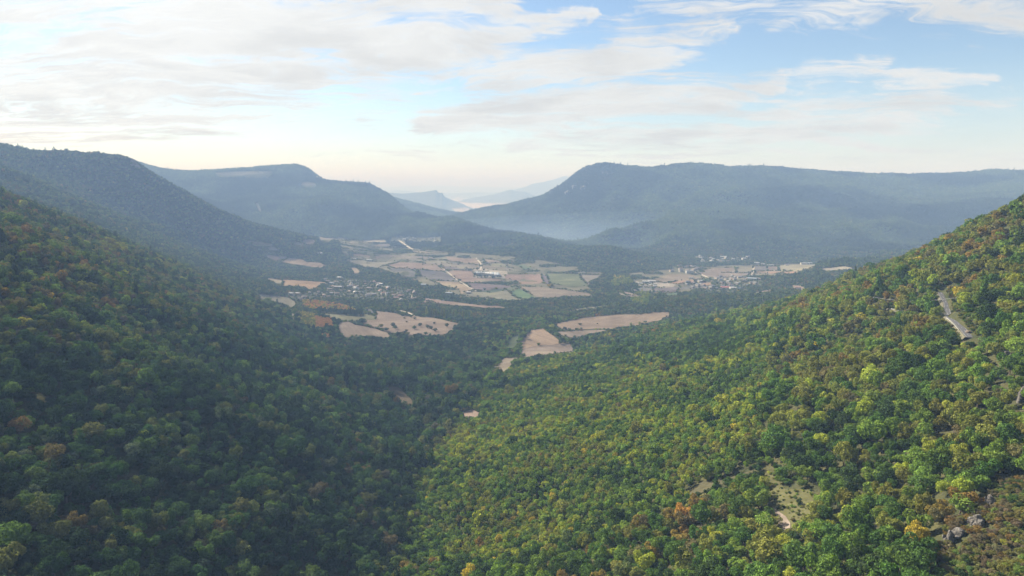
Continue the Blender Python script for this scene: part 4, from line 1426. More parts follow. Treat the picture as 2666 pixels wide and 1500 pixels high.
def make_tree(name, x_, y_, z_, R_, h_, crown, trunk, col, rz, label, cat, group):
    e = empty(name, (x_, y_, z_ - 0.2), rz)
    sc_ = (R_, R_, h_ / 2.0)
    if name == 'poplar_tree':
        sc_ = (R_, R_, h_ / 4.3)
    c = bpy.data.objects.new('crown', crown); COL.objects.link(c); c.parent = e; c.scale = sc_
    c['tint'] = tuple(float(v) for v in col)
    t = bpy.data.objects.new('trunk', trunk); COL.objects.link(t); t.parent = e; t.scale = sc_
    tag(e, label, cat, group)
    return e


for k, (x_, y_, z_, R_, h_, code, kind, label, group, cat) in enumerate(singles):
    col = PAL[code] * random.uniform(0.85, 1.15)
    far = math.hypot(x_, y_) > 1200
    nm = {'poplar': 'poplar_tree', 'orchard tree': 'orchard_tree', 'bush': 'bush'}.get(cat, 'broadleaf_tree')
    make_tree(nm, x_, y_, z_, R_, h_, POP[k % 2] if kind == 'poplar' else (MID[k % 5] if far else HI[k % 6]), TRKP if kind == 'poplar' else TRK[k % 3], col,
              random.uniform(0, 6.28), label, cat, group)

ACROSS = ['at left edge', 'a tenth across', 'a fifth across', 'three tenths across', 'left of centre', 'at centre',
          'right of centre', 'seven tenths across', 'four fifths across', 'nine tenths across', 'at right edge']
UPW = ['on bottom edge', 'above bottom edge', 'a twelfth up', 'an eighth up', 'a sixth up', 'a fifth up', 'a quarter up', 'three tenths up', 'a third up',
       'two fifths up', 'near half height', 'above half height', 'near slope skyline', 'on slope skyline', 'on slope skyline', 'on slope skyline']
buckets = {}
for i in top:
    a_ = ACROSS[int(round(pt_[i] / 266.6))]
    u_ = UPW[min(15, int((1500 - ptop[i]) / 62))]
    side = 'on left slope' if pt_[i] < 1060 + (1500 - ptop[i]) * 0.3 else 'on right slope'
    size = 'huge' if Rr[i] > 6.6 else 'broad' if Rr[i] > 4.9 else 'medium' if Rr[i] > 3.9 else 'small'
    key = f'{size} {PNAME[pick[i]]} tree, {side}, {a_}, {u_}'
    buckets.setdefault(key, []).append(i)
ORD = ['leftmost', 'second from left', 'third from left', 'fourth from left', 'fifth from left', 'sixth from left', 'seventh from left', 'eighth from left', 'ninth from left', 'tenth from left']
for key, ids in buckets.items():
    ids = sorted(ids, key=lambda q_: pt_[q_])
    for j, i in enumerate(ids):
        label = key.replace(',', '')
        if len(ids) > 1:
            label += ' ' + (['left of two', 'right of two'][j] if len(ids) == 2 else ORD[min(j, 9)])
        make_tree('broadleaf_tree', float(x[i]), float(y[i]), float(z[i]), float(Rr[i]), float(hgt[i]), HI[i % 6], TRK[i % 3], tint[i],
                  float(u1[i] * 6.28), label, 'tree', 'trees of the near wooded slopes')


# all the other trees: one forest
def scatter(name, protos, idxs, proto_of, label):
    me = bpy.data.meshes.new(name)
    m_ = len(idxs)
    me.vertices.add(m_)
    me.vertices.foreach_set('co', np.stack([x[idxs], y[idxs], z[idxs] - 0.3], 1).astype(np.float32).ravel())

    def attr(nm, ty, data):
        a = me.attributes.new(nm, ty, 'POINT')
        a.data.foreach_set({'INT': 'value', 'FLOAT_VECTOR': 'vector', 'FLOAT_COLOR': 'color'}[ty], data.ravel())
    attr('proto', 'INT', proto_of.astype(np.int32))
    attr('size', 'FLOAT_VECTOR', np.stack([Rr[idxs], Rr[idxs] * (0.85 + 0.3 * u2[idxs]), hgt[idxs] / 2.0], 1).astype(np.float32))
    attr('turn', 'FLOAT_VECTOR', np.stack([(u1[idxs] - .5) * .25, (u2[idxs] - .5) * .25, u3[idxs] * 6.28], 1).astype(np.float32))
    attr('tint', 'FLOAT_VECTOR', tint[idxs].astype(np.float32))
    ob = bpy.data.objects.new(name, me)
    COL.objects.link(ob)
    ng = bpy.data.node_groups.new('forest_scatter', 'GeometryNodeTree')
    ng.interface.new_socket('Geometry', in_out='INPUT', socket_type='NodeSocketGeometry')
    ng.interface.new_socket('Geometry', in_out='OUTPUT', socket_type='NodeSocketGeometry')
    gi = ng.nodes.new('NodeGroupInput'); go = ng.nodes.new('NodeGroupOutput')
    join = ng.nodes.new('GeometryNodeJoinGeometry')

    def named(nm, ty):
        nd = ng.nodes.new('GeometryNodeInputNamedAttribute'); nd.data_type = ty
        nd.inputs['Name'].default_value = nm
        return nd.outputs['Attribute']
    pr = named('proto', 'INT'); sz = named('size', 'FLOAT_VECTOR'); tn = named('turn', 'FLOAT_VECTOR')
    e2r = ng.nodes.new('FunctionNodeEulerToRotation'); ng.links.new(tn, e2r.inputs[0])
    for k, pm in enumerate(protos):
        po = bpy.data.objects.new('crown', pm)        # prototype, kept out of the scene
        oi = ng.nodes.new('GeometryNodeObjectInfo'); oi.inputs['Object'].default_value = po
        oi.inputs['As Instance'].default_value = True
        cmp_ = ng.nodes.new('FunctionNodeCompare'); cmp_.data_type = 'INT'; cmp_.operation = 'EQUAL'
        ng.links.new(pr, cmp_.inputs[2]); cmp_.inputs[3].default_value = k
        ip = ng.nodes.new('GeometryNodeInstanceOnPoints')
        ng.links.new(gi.outputs[0], ip.inputs['Points']); ng.links.new(cmp_.outputs[0], ip.inputs['Selection'])
        ng.links.new(oi.outputs['Geometry'], ip.inputs['Instance'])
        ng.links.new(e2r.outputs[0], ip.inputs['Rotation']); ng.links.new(sz, ip.inputs['Scale'])
        ng.links.new(ip.outputs[0], join.inputs[0])
    ng.links.new(join.outputs[0], go.inputs[0])
    md = ob.modifiers.new('scatter', 'NODES'); md.node_group = ng
    tag(ob, label, 'forest', kind='stuff')
    return ob


ids = np.nonzero(alive2)[0]
PROT = HI + MID + LOW + CON
d_ = dist[ids]
po = np.where(((cls[ids] == 1) | (cls[ids] == 6)) & (d_ < 620), ids % 6, np.where(d_ < 1500, 6 + ids % 5, 11 + ids % 4))
po = np.where(conif[ids], np.where(d_ < 1500, 15, 16), po)
scatter('forest', PROT, ids, po, 'dense mixed autumn wood covering the slopes and valley behind the nearest trees')
print('TREES', len(ids), 'by class', [int((cls[ids] == c).sum()) for c in range(4)])
#__NEXT2__

# ------------------------------------------------------------------ buildings
WALLS = {'white': simple('white_wall', (0.36, 0.345, 0.315)), 'cream': simple('cream_wall', (0.25, 0.22, 0.175)), 'grey': simple('stone_wall', (0.14, 0.132, 0.12)),
         'ochre': simple('ochre_wall', (0.42, 0.30, 0.17))}
ROOFS = {'brown': simple('brown_tile_roof', (0.115, 0.09, 0.078), 0.9, 0.25, 0.6), 'grey': simple('grey_roof', (0.125, 0.128, 0.132), 0.8, 0.2, 0.5),
         'reddish': simple('reddish_tile_roof', (0.19, 0.11, 0.085), 0.9, 0.25, 0.6), 'pale': simple('pale_metal_roof', (0.26, 0.26, 0.26), 0.6, 0.1, 0.4),
         'red': simple('red_sheet_roof', (0.30, 0.11, 0.10), 0.7, 0.1, 0.4), 'blue-grey': simple('blue_grey_roof', (0.15, 0.18, 0.21), 0.7, 0.1, 0.4)}
M_DARKWIN = simple('dark_window', (0.03, 0.035, 0.04), 0.3, 0.1)


def box_vf(x0, x1, y0, y1, z0, z1):
    v = [(x0, y0, z0), (x1, y0, z0), (x1, y1, z0), (x0, y1, z0), (x0, y0, z1), (x1, y0, z1), (x1, y1, z1), (x0, y1, z1)]
    f = [(3, 2, 1, 0), (4, 5, 6, 7), (0, 1, 5, 4), (1, 2, 6, 5), (2, 3, 7, 6), (3, 0, 4, 7)]
    return v, f


def house(name, loc, w, d, h, rz, wall, roof, label, cat, group, rise=0.32, chimney=True):
    """gabled building: ridge along x; walls with gables, roof slabs with eaves, chimney"""
    e = empty(name, loc, rz)
    rh = d / 2 * rise * 2 * 0.5 + 0.2
    a, b = w / 2, d / 2
    v = [(-a, -b, -3), (a, -b, -3), (a, b, -3), (-a, b, -3), (-a, -b, h), (a, -b, h), (a, b, h), (-a, b, h), (-a, 0, h + rh), (a, 0, h + rh)]
    f = [(0, 1, 5, 4), (2, 3, 7, 6), (1, 2, 6, 9, 5), (3, 0, 4, 8, 7), (4, 5, 9, 8), (6, 7, 8, 9)]
    mesh_obj('wall', v, f, WALLS[wall], e)
    ov = 0.5; t = 0.25
    sl_ = rh / b
    A_ = a + ov; B_ = b + ov; ze = h - ov * sl_ + 0.06; zr = h + rh + 0.06
    v = [(-A_, -B_, ze), (A_, -B_, ze), (A_, 0, zr), (-A_, 0, zr), (A_, B_, ze), (-A_, B_, ze)]
    v += [(q_[0], q_[1], q_[2] + t) for q_ in v]
    f = [(6, 7, 8, 9), (9, 8, 10, 11), (3, 2, 1, 0), (5, 4, 2, 3), (0, 1, 7, 6), (4, 5, 11, 10), (1, 2, 8, 7), (2, 4, 10, 8), (3, 0, 6, 9), (5, 3, 9, 11)]
    r = mesh_obj('roof', v, f, ROOFS[roof], e)
    if chimney:
        v, f = box_vf(a * 0.4, a * 0.4 + 0.9, -0.9, -0.1, h + rh * 0.5, h + rh + 1.4)
        mesh_obj('chimney', v, f, WALLS['grey'], r)
    wl = []
    fw = []
    nw = max(2, int(w / 3.2))
    for lv in range(2 if h > 5 else 1):
        for k in range(nw):
            for s_ in (-1,):
                cx = -a + (k + 0.5) * w / nw; z0 = 1.0 + lv * 2.8
                o_ = len(wl)
                vv, ff = box_vf(cx - 0.5, cx + 0.5, -b - 0.06, -b + 0.1, z0, z0 + 1.3)
                wl += vv; fw += [tuple(o_ + i for i in q_) for q_ in ff]
    wn_ = mesh_obj('windows', wl, fw, M_DARKWIN, e)
    wn_['kind'] = 'stuff'
    tag(e, label, cat, group)
    return e


def place(px, py, dmin=900):
    w = unproject(px, py, dmin)
    return (w.x, w.y, w.z)


used = set()


def uniq(lb):
    if lb not in used:
        used.add(lb); return lb
    return lb


placed = []


def village(poly, count, wr, names, group, seed, walls, roofs, gap=13):
    r = random.Random(seed)
    wp = poly
    xs = [p[0] for p in wp]; ys = [p[1] for p in wp]
    res = []; tries = 0
    while len(res) < count and tries < 6000:
        tries += 1
        x_ = r.uniform(min(xs), max(xs)); y_ = r.uniform(min(ys), max(ys))
        if not bool(in_poly(np.array([x_]), np.array([y_]), wp)[0]):
            continue
        if any((x_ - a_) ** 2 + (y_ - b_) ** 2 < gap ** 2 for a_, b_ in placed):
            continue
        placed.append((x_, y_)); res.append((x_, y_))
    res.sort()
    cnt = {}
    info = []
    for i, (x_, y_) in enumerate(res):
        wl = r.choice(walls); rf = r.choice(roofs)
        third = names[min(len(names) - 1, int(i / len(res) * len(names)))]
        big_ = r.random()
        w = r.uniform(*wr)
        sz = 'large' if w > wr[0] + (wr[1] - wr[0]) * 0.66 else 'small' if w < wr[0] + (wr[1] - wr[0]) * 0.33 else 'middle-sized'
        key = f'{sz} {wl} house with {rf} roof {third}'.replace('middle-sized', 'medium')
        cnt.setdefault(key, []).append(i)
        info.append((x_, y_, wl, rf, w, key))
    for i, (x_, y_, wl, rf, w, key) in enumerate(info):
        k = cnt[key]
        lab = key if len(k) == 1 else key + ' ' + ['leftmost', 'second from left', 'third from left', 'fourth from left', 'fifth from left', 'sixth from left'][min(5, k.index(i))]
        z_ = float(ground(x_, y_))
        base = r.choice([0.35, 0.35 + PI / 2]) + r.uniform(-.25, .25)
        house('house', (x_, y_, z_), w, w * r.uniform(0.62, 0.8), r.choice([3.4, 5.6, 6.2]), base, wl, rf, lab, 'house', group, chimney=r.random() < 0.6)


# single buildings the photo lets one pick out
SPEC = [
    (c4((690, 140)), 14, 11, 7, 'cream', 'pale', 'pale house at the top of the near village beside a white dome', 0.2),
    (c4((655, 195)), 13, 9, 6, 'white', 'brown', 'white house with brown roof at the top of the near village', 0.5),
    (c4((590, 205)), 13, 9, 5, 'white', 'grey', 'white house with grey roof at the top left of the near village', 0.3),
    (c4((680, 265)), 24, 12, 6, 'grey', 'grey', 'long grey hall in the left part of the near village', 0.25),
    (c4((910, 280)), 17, 12, 7, 'white', 'grey', 'large whitish house in the middle of the near village', 0.9),
    (c4((1095, 280)), 14, 10, 6, 'cream', 'brown', 'cream house right of the large whitish one in the near village', 0.4),
    (c4((900, 330)), 11, 8, 5, 'white', 'pale', 'small white gabled house below the large whitish one', 1.2),
    (c4((1340, 265)), 13, 9, 5, 'white', 'grey', 'pale house in the trees at the upper right of the near village', 0.4),
    (c4((1240, 215)), 16, 9, 4, 'grey', 'pale', 'long low pale barn at the wood edge above the near village', 0.3),
    (c4((1130, 185)), 14, 8, 4, 'grey', 'grey', 'low grey barn at the wood edge above the near village', 0.2),
    (c4((1822, 235)), 16, 11, 6, 'grey', 'blue-grey', 'blue-grey farmhouse in the wood left of the pale field', 0.3),
    (c4((2160, 355)), 18, 11, 7, 'grey', 'blue-grey', 'blue-grey farmhouse in the trees below the pale field', 0.2),
    (c4((2425, 335)), 12, 9, 5, 'grey', 'pale', 'small pale barn at the lower edge of the grey-tan field', 0.2),
    (c4((1420, 370)), 12, 8, 5, 'white', 'brown', 'white-walled house near the right end of the near village', 0.3),
    (c4((1500, 375)), 22, 9, 4, 'cream', 'reddish', 'long low cream house at the right end of the near village', 0.15),
    (c4((1230, 320)), 10, 8, 6, 'white', 'reddish', 'white house with reddish roof in the middle right of the near village', 0.9),
    (c4((50, 355)), 13, 9, 6, 'white', 'grey', 'leftmost whitish house of the near village beside the fallow field', 0.3),
    (c4((135, 355)), 13, 9, 6, 'cream', 'grey', 'second house from the left of the near village', 0.3),
    (c1((1000, 345)), 18, 10, 4, 'white', 'pale', 'bright white shed among the trees at the upper left of the valley', 0.1),
    (c1((628, 333)), 12, 8, 4, 'white', 'pale', 'small white shed left of the bright white shed', 0.1),
    (c1((1380, 410)), 20, 9, 4, 'white', 'pale', 'white shed at the left end of the long pale field', 0.05),
    (c1((1552, 424)), 24, 9, 4, 'white', 'pale', 'long white shed at the upper edge of the grey field', 0.05),
    (c1((1945, 193)), 16, 10, 6, 'white', 'pale', 'white house in front of the far hamlet at the foot of the plateau', 0.1),
    (c1((1752, 213)), 14, 9, 5, 'cream', 'pale', 'pale house left of the far hamlet at the foot of the plateau', 0.1),
    (c3((1258, 478)), 38, 12, 4, 'white', 'red', 'long shed with a red roof below the right village', 0.02),
    (c3((1345, 483)), 30, 14, 4, 'white', 'pale', 'long shed with a pale roof right of the red one', 0.02),
    (c3((2050, 488)), 15, 10, 6, 'white', 'reddish', 'white farmhouse alone on a field near the wooded right slope', 0.4),
    (c3((1590, 208)), 18, 12, 7, 'white', 'pale', 'pale farmhouse at the far end of the straight track', 0.3),
    (c3((1658, 216)), 13, 9, 5, 'ochre', 'pale', 'small ochre house right of the pale farmhouse', 0.3),
    (c3((1735, 226)), 26, 10, 4, 'white', 'pale', 'low white shed on the far edge of the purplish field', 0.02),
    (c3((1925, 220)), 13, 9, 5, 'white', 'brown', 'white house at the far edge of the pale field', 0.3),
    (c3((2143, 207)), 44, 12, 5, 'white', 'pale', 'long pale shed at the far right end of the pale field', 0.02),
    (c3((860, 372)), 14, 9, 5, 'white', 'grey', 'white farmhouse among dark trees left of the right village', 0.6),
    (c3((840, 310)), 26, 12, 9, 'white', 'grey', 'white three-storey building left of the pale fields', 0.02),
    (c3((1540, 385)), 26, 14, 6, 'white', 'blue-grey', 'large hall with blue-grey roof at the right of the right village', 0.6),
    (c3((455, 462)), 12, 9, 5, 'white', 'pale', 'small white building below the works yard', 0.1),
    (c3((290, 432)), 16, 8, 4, 'white', 'pale', 'white shed at the left end of the works yard', 0.1),
    (c3((350, 418)), 22, 12, 6, 'white', 'pale', 'white hall in the middle of the works yard', 0.25),
    (c3((415, 412)), 24, 12, 6, 'white', 'pale', 'bright white hall at the right end of the works yard', 0.25),
    (c3((1405, 355)), 12, 9, 6, 'white', 'brown', 'white house standing above the roofs of the right village', 0.8),
    (c3((1302, 378)), 11, 8, 6, 'white', 'brown', 'white gabled house in the middle of the right village', 1.1),
    (c3((1325, 385)), 12, 8, 5, 'ochre', 'reddish', 'ochre house right of the white gabled one in the right village', 0.5),
    (c3((1243, 380)), 11, 8, 5, 'white', 'brown', 'white house left of the middle of the right village', 1.1),
    (c3((958, 148)), 13, 9, 7, 'white', 'pale', 'white house at the left end of the upper hamlet', 0.8),
    (c3((1215, 138)), 26, 12, 7, 'white', 'pale', 'large white house at the top of the upper hamlet', 0.25),
    (c3((1212, 162)), 12, 9, 6, 'white', 'pale', 'white house just below the large one of the upper hamlet', 0.3),
    (c3((1325, 160)), 13, 9, 6, 'white', 'pale', 'white house at the right of the upper hamlet', 0.3),
    (c3((1100, 160)), 12, 9, 6, 'cream', 'pale', 'cream house in the middle of the upper hamlet', 0.3),
    (c2((1473, 180)), 50, 14, 6, 'white', 'pale', 'long pale shed half lost in the mist behind the wooded nose', 0.02),
    (c3((2215, 348)), 12, 9, 5, 'cream', 'grey', 'small house in the trees at the foot of the small hill', 0.3),
]
for (p, w, d, h, wl, rf, lb, rz) in SPEC:
    q = place(*p)
    placed.append(q[:2])
    house('shed' if 'shed' in lb or 'hall' in lb or 'barn' in lb else 'house', q, w, d, h, -rz, wl, rf, lb, 'shed' if 'shed' in lb or 'barn' in lb or 'hall' in lb else 'house',
          'single buildings in the valley', 0.3, chimney=not ('shed' in lb or 'hall' in lb or 'barn' in lb))

village(VW[0], 48, (9, 15), ['at left end of near village', 'left of centre in near village', 'in the middle of near village', 'right of centre in near village', 'at right end of near village'],
        'houses of the near village', 3, ['cream', 'grey', 'grey', 'white'], ['brown', 'grey', 'grey', 'brown', 'reddish'], 13.5)
village(VW[1], 46, (9, 14), ['at left end of right village', 'left of centre in right village', 'in the middle of right village', 'right of centre in right village', 'at right end of right village'],
        'houses of the right village', 4, ['grey', 'grey', 'cream'], ['grey', 'brown', 'grey'], 13)
village(VW[2], 14, (11, 16), ['at left of upper hamlet', 'in upper hamlet', 'at right of upper hamlet'], 'houses of the upper hamlet', 5, ['white', 'cream'], ['pale', 'grey', 'brown'], 20)
village(VW[3], 13, (11, 18), ['left of the pale building', 'behind the pale building'], 'houses left of the pale fields', 6, ['grey', 'cream'], ['grey', 'brown'], 16)
village(VW[7], 12, (11, 17), ['at left of plateau-foot hamlet', 'in plateau-foot hamlet', 'at right of plateau-foot hamlet'], 'houses of the hamlet under the plateau', 7, ['cream', 'grey'], ['grey', 'grey', 'brown'], 26)

# the row of long sheds between the fields
SH = [((660, 870), (665, 790), 'grey'), ((735, 880), (742, 790), 'blue-grey'), ((820, 870), (812, 790), 'grey'), ((878, 875), (872, 790), 'grey'), ((950, 885), (935, 790), 'grey'),
      ((1020, 895), (1000, 800), 'pale'), ((1092, 905), (1070, 800), 'pale'), ((1165, 910), (1135, 800), 'pale'), ((1222, 915), (1190, 800), 'blue-grey'), ((1300, 940), (1265, 800), 'pale'), ((1380, 945), (1335, 800), 'blue-grey')]
NM = ['leftmost', 'second', 'third', 'fourth', 'fifth', 'sixth', 'seventh', 'eighth', 'ninth', 'tenth', 'rightmost']
for i, (f_, b_, rf) in enumerate(SH):
    A_ = Vector(place(*c8(f_))); B_ = Vector(place(*c8(b_)))
    B_ = A_ + (B_ - A_) * 0.72
    mid = (A_ + B_) / 2
    ln_ = (B_ - A_).length
    rz = math.atan2(B_.y - A_.y, B_.x - A_.x)
    house('farm_shed', (mid.x, mid.y, float(ground(mid.x, mid.y))), ln_, 8.4 if i < 9 else 9.5, 3.6, rz, 'white', rf,
          f'long low {rf}-roofed farm shed, {NM[i]} of the row between the fields' if i in (0, 10) else f'long low {rf}-roofed farm shed, {NM[i]} from left of the row', 'farm shed', 'long farm sheds in a row', 0.3, chimney=False)

# white dome at the top of the near village
bm = bmesh.new()
bmesh.ops.create_uvsphere(bm, u_segments=20, v_segments=10, radius=4.2)
bmesh.ops.bisect_plane(bm, geom=bm.verts[:] + bm.edges[:] + bm.faces[:], plane_co=(0, 0, -0.6), plane_no=(0, 0, 1), clear_inner=True)
me = bpy.data.meshes.new('dome'); bm.to_mesh(me); bm.free(); me.materials.append(WALLS['white']); me.shade_smooth()
dm = bpy.data.objects.new('storage_dome', me); COL.objects.link(dm); dm.location = place(*c4((733, 134)))
tag(dm, 'small bright white dome beside the pale house above the near village', 'dome')
# silo tower near the right village
bm = bmesh.new()
bmesh.ops.create_cone(bm, segments=16, radius1=2.4, radius2=2.4, depth=14, cap_ends=True)
bmesh.ops.create_cone(bm, segments=16, radius1=2.6, radius2=0.3, depth=2, cap_ends=True, matrix=Matrix.Translation((0, 0, 8)))
me = bpy.data.meshes.new('silo'); bm.to_mesh(me); bm.free(); me.materials.append(WALLS['cream'])
so_ = bpy.data.objects.new('silo', me); COL.objects.link(so_); q = place(*c3((1705, 335))); so_.location = (q[0], q[1], q[2] + 6.5)
tag(so_, 'narrow pale silo standing on the field right of the right village', 'silo')
# village yard, pale gravel
wp = world_poly([c4(p) for p in [(1590, 372), (1640, 360), (1700, 368), (1760, 375), (1785, 392), (1740, 408), (1660, 404), (1600, 392)]], 900)
o = drape(wp, 12.0, 0.8, 'gravel_yard', M_FLD); o['tint'] = (0.30, 0.275, 0.22); o['furrow'] = 0.0; tag(o, kind='structure')
wp = world_poly([c3(p) for p in [(262, 432), (310, 415), (400, 398), (470, 408), (482, 428), (400, 440), (300, 448)]], 900)
o = drape(wp, 15.0, 0.8, 'gravel_yard', M_FLD); o['tint'] = (0.26, 0.25, 0.23); o['furrow'] = 0.0; tag(o, kind='structure')


# ------------------------------------------------------------------ rocks
def rock(name, loc, w, h, seed, mat, label, group=None, n=6, lean=0.0):
    r = random.Random(seed)
    bm = bmesh.new()
    for k in range(n):
        tmp = bmesh.new()
        bmesh.ops.create_icosphere(tmp, subdivisions=3, radius=1)
        t = k / max(1, n - 1)
        s0 = 0.62 if k == 0 else r.uniform(0.26, 0.42)
        sx = w * s0 * r.uniform(0.8, 1.1); sy = w * s0 * r.uniform(0.7, 1.0); sz = h * (0.62 if k == 0 else r.uniform(0.25, 0.42))
        an = r.uniform(0, 6.28)
        cx = 0 if k == 0 else math.cos(an) * w * 0.38; cyy = 0 if k == 0 else math.sin(an) * w * 0.38; cz = h * 0.3 if k == 0 else h * r.uniform(0.0, 0.45)
        rot = Euler((r.uniform(-.25, .25), r.uniform(-.25, .25), r.uniform(0, 6))).to_matrix()
        cuts = [(Vector((r.gauss(0, 1), r.gauss(0, 1), r.gauss(0, .7))).normalized(), r.uniform(0.5, 0.8)) for _ in range(11)]
        for v in tmp.verts:
            c = v.co.copy()
            for nrm, lim in cuts:
                dd_ = c.dot(nrm)
                if dd_ > lim:
                    c -= nrm * (dd_ - lim)
            f_ = float(vnoise(c.x * 4 + k, c.z * 7 + c.y * 3, seed)) - 0.5
            f2 = float(vnoise(c.x * 11 + k, c.z * 13 + c.y * 9, seed + 3)) - 0.5
            c *= 1 + 0.22 * f_ + 0.10 * f2
            v.co = rot @ Vector((c.x * sx, c.y * sy, c.z * sz)) + Vector((cx, cyy, cz))
        m0 = bpy.data.meshes.new('t'); tmp.to_mesh(m0); tmp.free(); bm.from_mesh(m0); bpy.data.meshes.remove(m0)
    me = bpy.data.meshes.new(name); bm.to_mesh(me); bm.free(); me.materials.append(mat)
    o = bpy.data.objects.new(name, me); COL.objects.link(o); o.location = loc
    tag(o, label, 'rock', group)
    return o


for i, (p, w_, h_, lb, dm_) in enumerate(ROCKS):
    w = unproject(p[0], p[1], dm_)
    rock('rock_outcrop', (w.x, w.y + w_ * 0.3, w.z - 0.3), w_, h_, 20 + i, M_ROCK if i != 6 else M_EARTH, lb, 'rock outcrops on the right slope')
# rock pinnacles on the left shoulder of the right ridge
for i, (px_, py_, w_, h_, lb) in enumerate([(1435, 505, 20, 42, 'lower rock pinnacle on the left shoulder of the right ridge'), (1452, 492, 22, 34, 'upper rock pinnacle on the left shoulder of the right ridge'),
                                            (1478, 474, 26, 20, 'dark crag on the skyline above the two pinnacles')]):
    w = unproject(px_, py_, 3500)
    rock('rock_pinnacle', (w.x, w.y, w.z - 3), w_, h_, 40 + i, M_DROCK, lb, 'crags on the right ridge', 3)
for i, (px_, py_, w_, h_) in enumerate([(1478, 505, 40, 40), (1495, 488, 40, 34), (1520, 490, 40, 30)]):
    w = unproject(px_, py_, 3000)
    rock('crag', (w.x, w.y + 6, w.z - 12), w_, h_, 60 + i, M_DROCK, ['dark crag low on the face left of the ridge top', 'dark crag high on the face left of the ridge top', 'crag right of the others on the face under the ridge top'][i], 'crags on the ridge face', 8)
for i, (px_, py_, w_, h_) in enumerate([(298, 404, 16, 14), (318, 407, 18, 12), (334, 412, 20, 14), (346, 422, 22, 22), (352, 432, 22, 22)]):
    w = unproject(px_, py_ + 2, 2100)
    rock('crag', (w.x, w.y, w.z - 3), w_, h_, 80 + i, M_DROCK, ['small crag on the skyline of the dark left hill', 'second crag from the left on the edge of the dark left hill', 'middle crag on the edge of the dark left hill',
         'fourth crag stepping down the edge of the dark left hill', 'lowest crag on the edge of the dark left hill'][i], 'crags along the edge of the left hill', 7)
w = unproject(826, 468, 4600)
rock('crag', (w.x, w.y, w.z - 10), 44, 46, 95, M_DROCK, 'cliff step at the right end of the far plateau', 'crags on the far plateau', 8)


# ------------------------------------------------------------------ power line and guard rails
def cyl_between(bm, a, b, ra, rb, n=8):
    a = Vector(a); b = Vector(b)
    ax = (b - a).normalized(); u = ax.orthogonal().normalized(); w = ax.cross(u)
    rings = [[bm.verts.new(c + (u * math.cos(2 * PI * i / n) + w * math.sin(2 * PI * i / n)) * q_) for i in range(n)] for c, q_ in ((a, ra), (b, rb))]
    for i in range(n):
        bm.faces.new((rings[0][i], rings[0][(i + 1) % n], rings[1][(i + 1) % n], rings[1][i]))
    bm.faces.new(list(reversed(rings[0]))); bm.faces.new(rings[1])


def bm_obj(name, bm, mat, parent=None):
    me = bpy.data.meshes.new(name); bm.to_mesh(me); bm.free(); me.materials.append(mat)
    o = bpy.data.objects.new(name, me); COL.objects.link(o)
    if parent: o.parent = parent
    return o


def utility_pole(p, h, label, dmin, rz):
    w = unproject(p[0], p[1], dmin)
    e = empty('utility_pole', (w.x, w.y, w.z), rz)
    bm = bmesh.new(); cyl_between(bm, (0, 0, -1), (0, 0, h), 0.22, 0.15); bm_obj('pole', bm, M_WOOD, e)
    v, f = box_vf(-1.7, 1.7, -0.1, 0.1, h - 0.75, h - 0.5); mesh_obj('crossarm', v, f, M_STEEL, e)
    for k in range(4):
        bm = bmesh.new(); cyl_between(bm, (-1.5 + k, 0, h - 0.5), (-1.5 + k, 0, h - 0.15), 0.08, 0.05, 6); bm_obj('insulator', bm, M_CONC, e)
    tag(e, label, 'utility pole', 'poles of the power line over the road')
    return [Vector((w.x, w.y, w.z)) + Matrix.Rotation(rz, 3, 'Z') @ Vector((-1.5 + k, 0, h - 0.15)) for k in range(4)]


A4 = utility_pole((2272, 800), 9.5, 'utility pole left of the short roadside guard rail on the right slope', 400, 1.1)
B4 = utility_pole((2492, 803), 8.5, 'slim utility pole beside the bend of the mountain road', 300, 1.1)
for k in range(4):
    bm = bmesh.new()
    prev = None
    for i in range(17):
        t = i / 16
        p = A4[k].lerp(B4[k], t); p.z -= 4 * 3.0 * t * (1 - t)
        if prev is not None:
            cyl_between(bm, prev, p, 0.022, 0.022, 5)
        prev = p
    o = bm_obj('power_line', bm, M_STEEL)
    tag(o, ['nearest', 'second nearest', 'second farthest', 'farthest'][k] + ' wire of the power line crossing above the mountain road', 'wire', 'wires of the power line')


def guardrail(P, off, label):
    rows = []
    for i, p in enumerate(P):
        d = (P[min(i + 1, len(P) - 1)] - P[max(i - 1, 0)]); d.z = 0; d.normalize()
        nrm = Vector((d.y, -d.x, 0))
        rows.append(p + nrm * off)
    e = empty('guardrail', rows[0])
    vs, fs = [], []
    for i, a in enumerate(rows):
        a = a - rows[0]
        for dx_, z0, z1 in ((-0.06, 0.55, 0.85),):
            vs += [(a.x - 0.08, a.y, a.z + z0), (a.x + 0.08, a.y, a.z + z0), (a.x + 0.08, a.y, a.z + z1), (a.x - 0.08, a.y, a.z + z1)]
    for i in range(len(rows) - 1):
        for j in range(4):
            fs.append((i * 4 + j, i * 4 + (j + 1) % 4, (i + 1) * 4 + (j + 1) % 4, (i + 1) * 4 + j))
    mesh_obj('beam', vs, fs, M_CONC, e)
    for i in range(0, len(rows), 2):
        a = rows[i] - rows[0]
        v, f = box_vf(a.x - 0.07, a.x + 0.07, a.y - 0.2, a.y - 0.085, a.z - 0.5, a.z + 0.85)
        mesh_obj('post', v, f, M_STEEL, e)
    tag(e, label, 'guard rail')


n_rp = len(RP)
guardrail(RP[int(n_rp * 0.52):int(n_rp * 0.86)], RW + 0.9, 'white guard rail on the valley side of the mountain road below the bend')
guardrail(RP2, RW + 0.9, 'white guard rail along the short piece of road left of the bend')

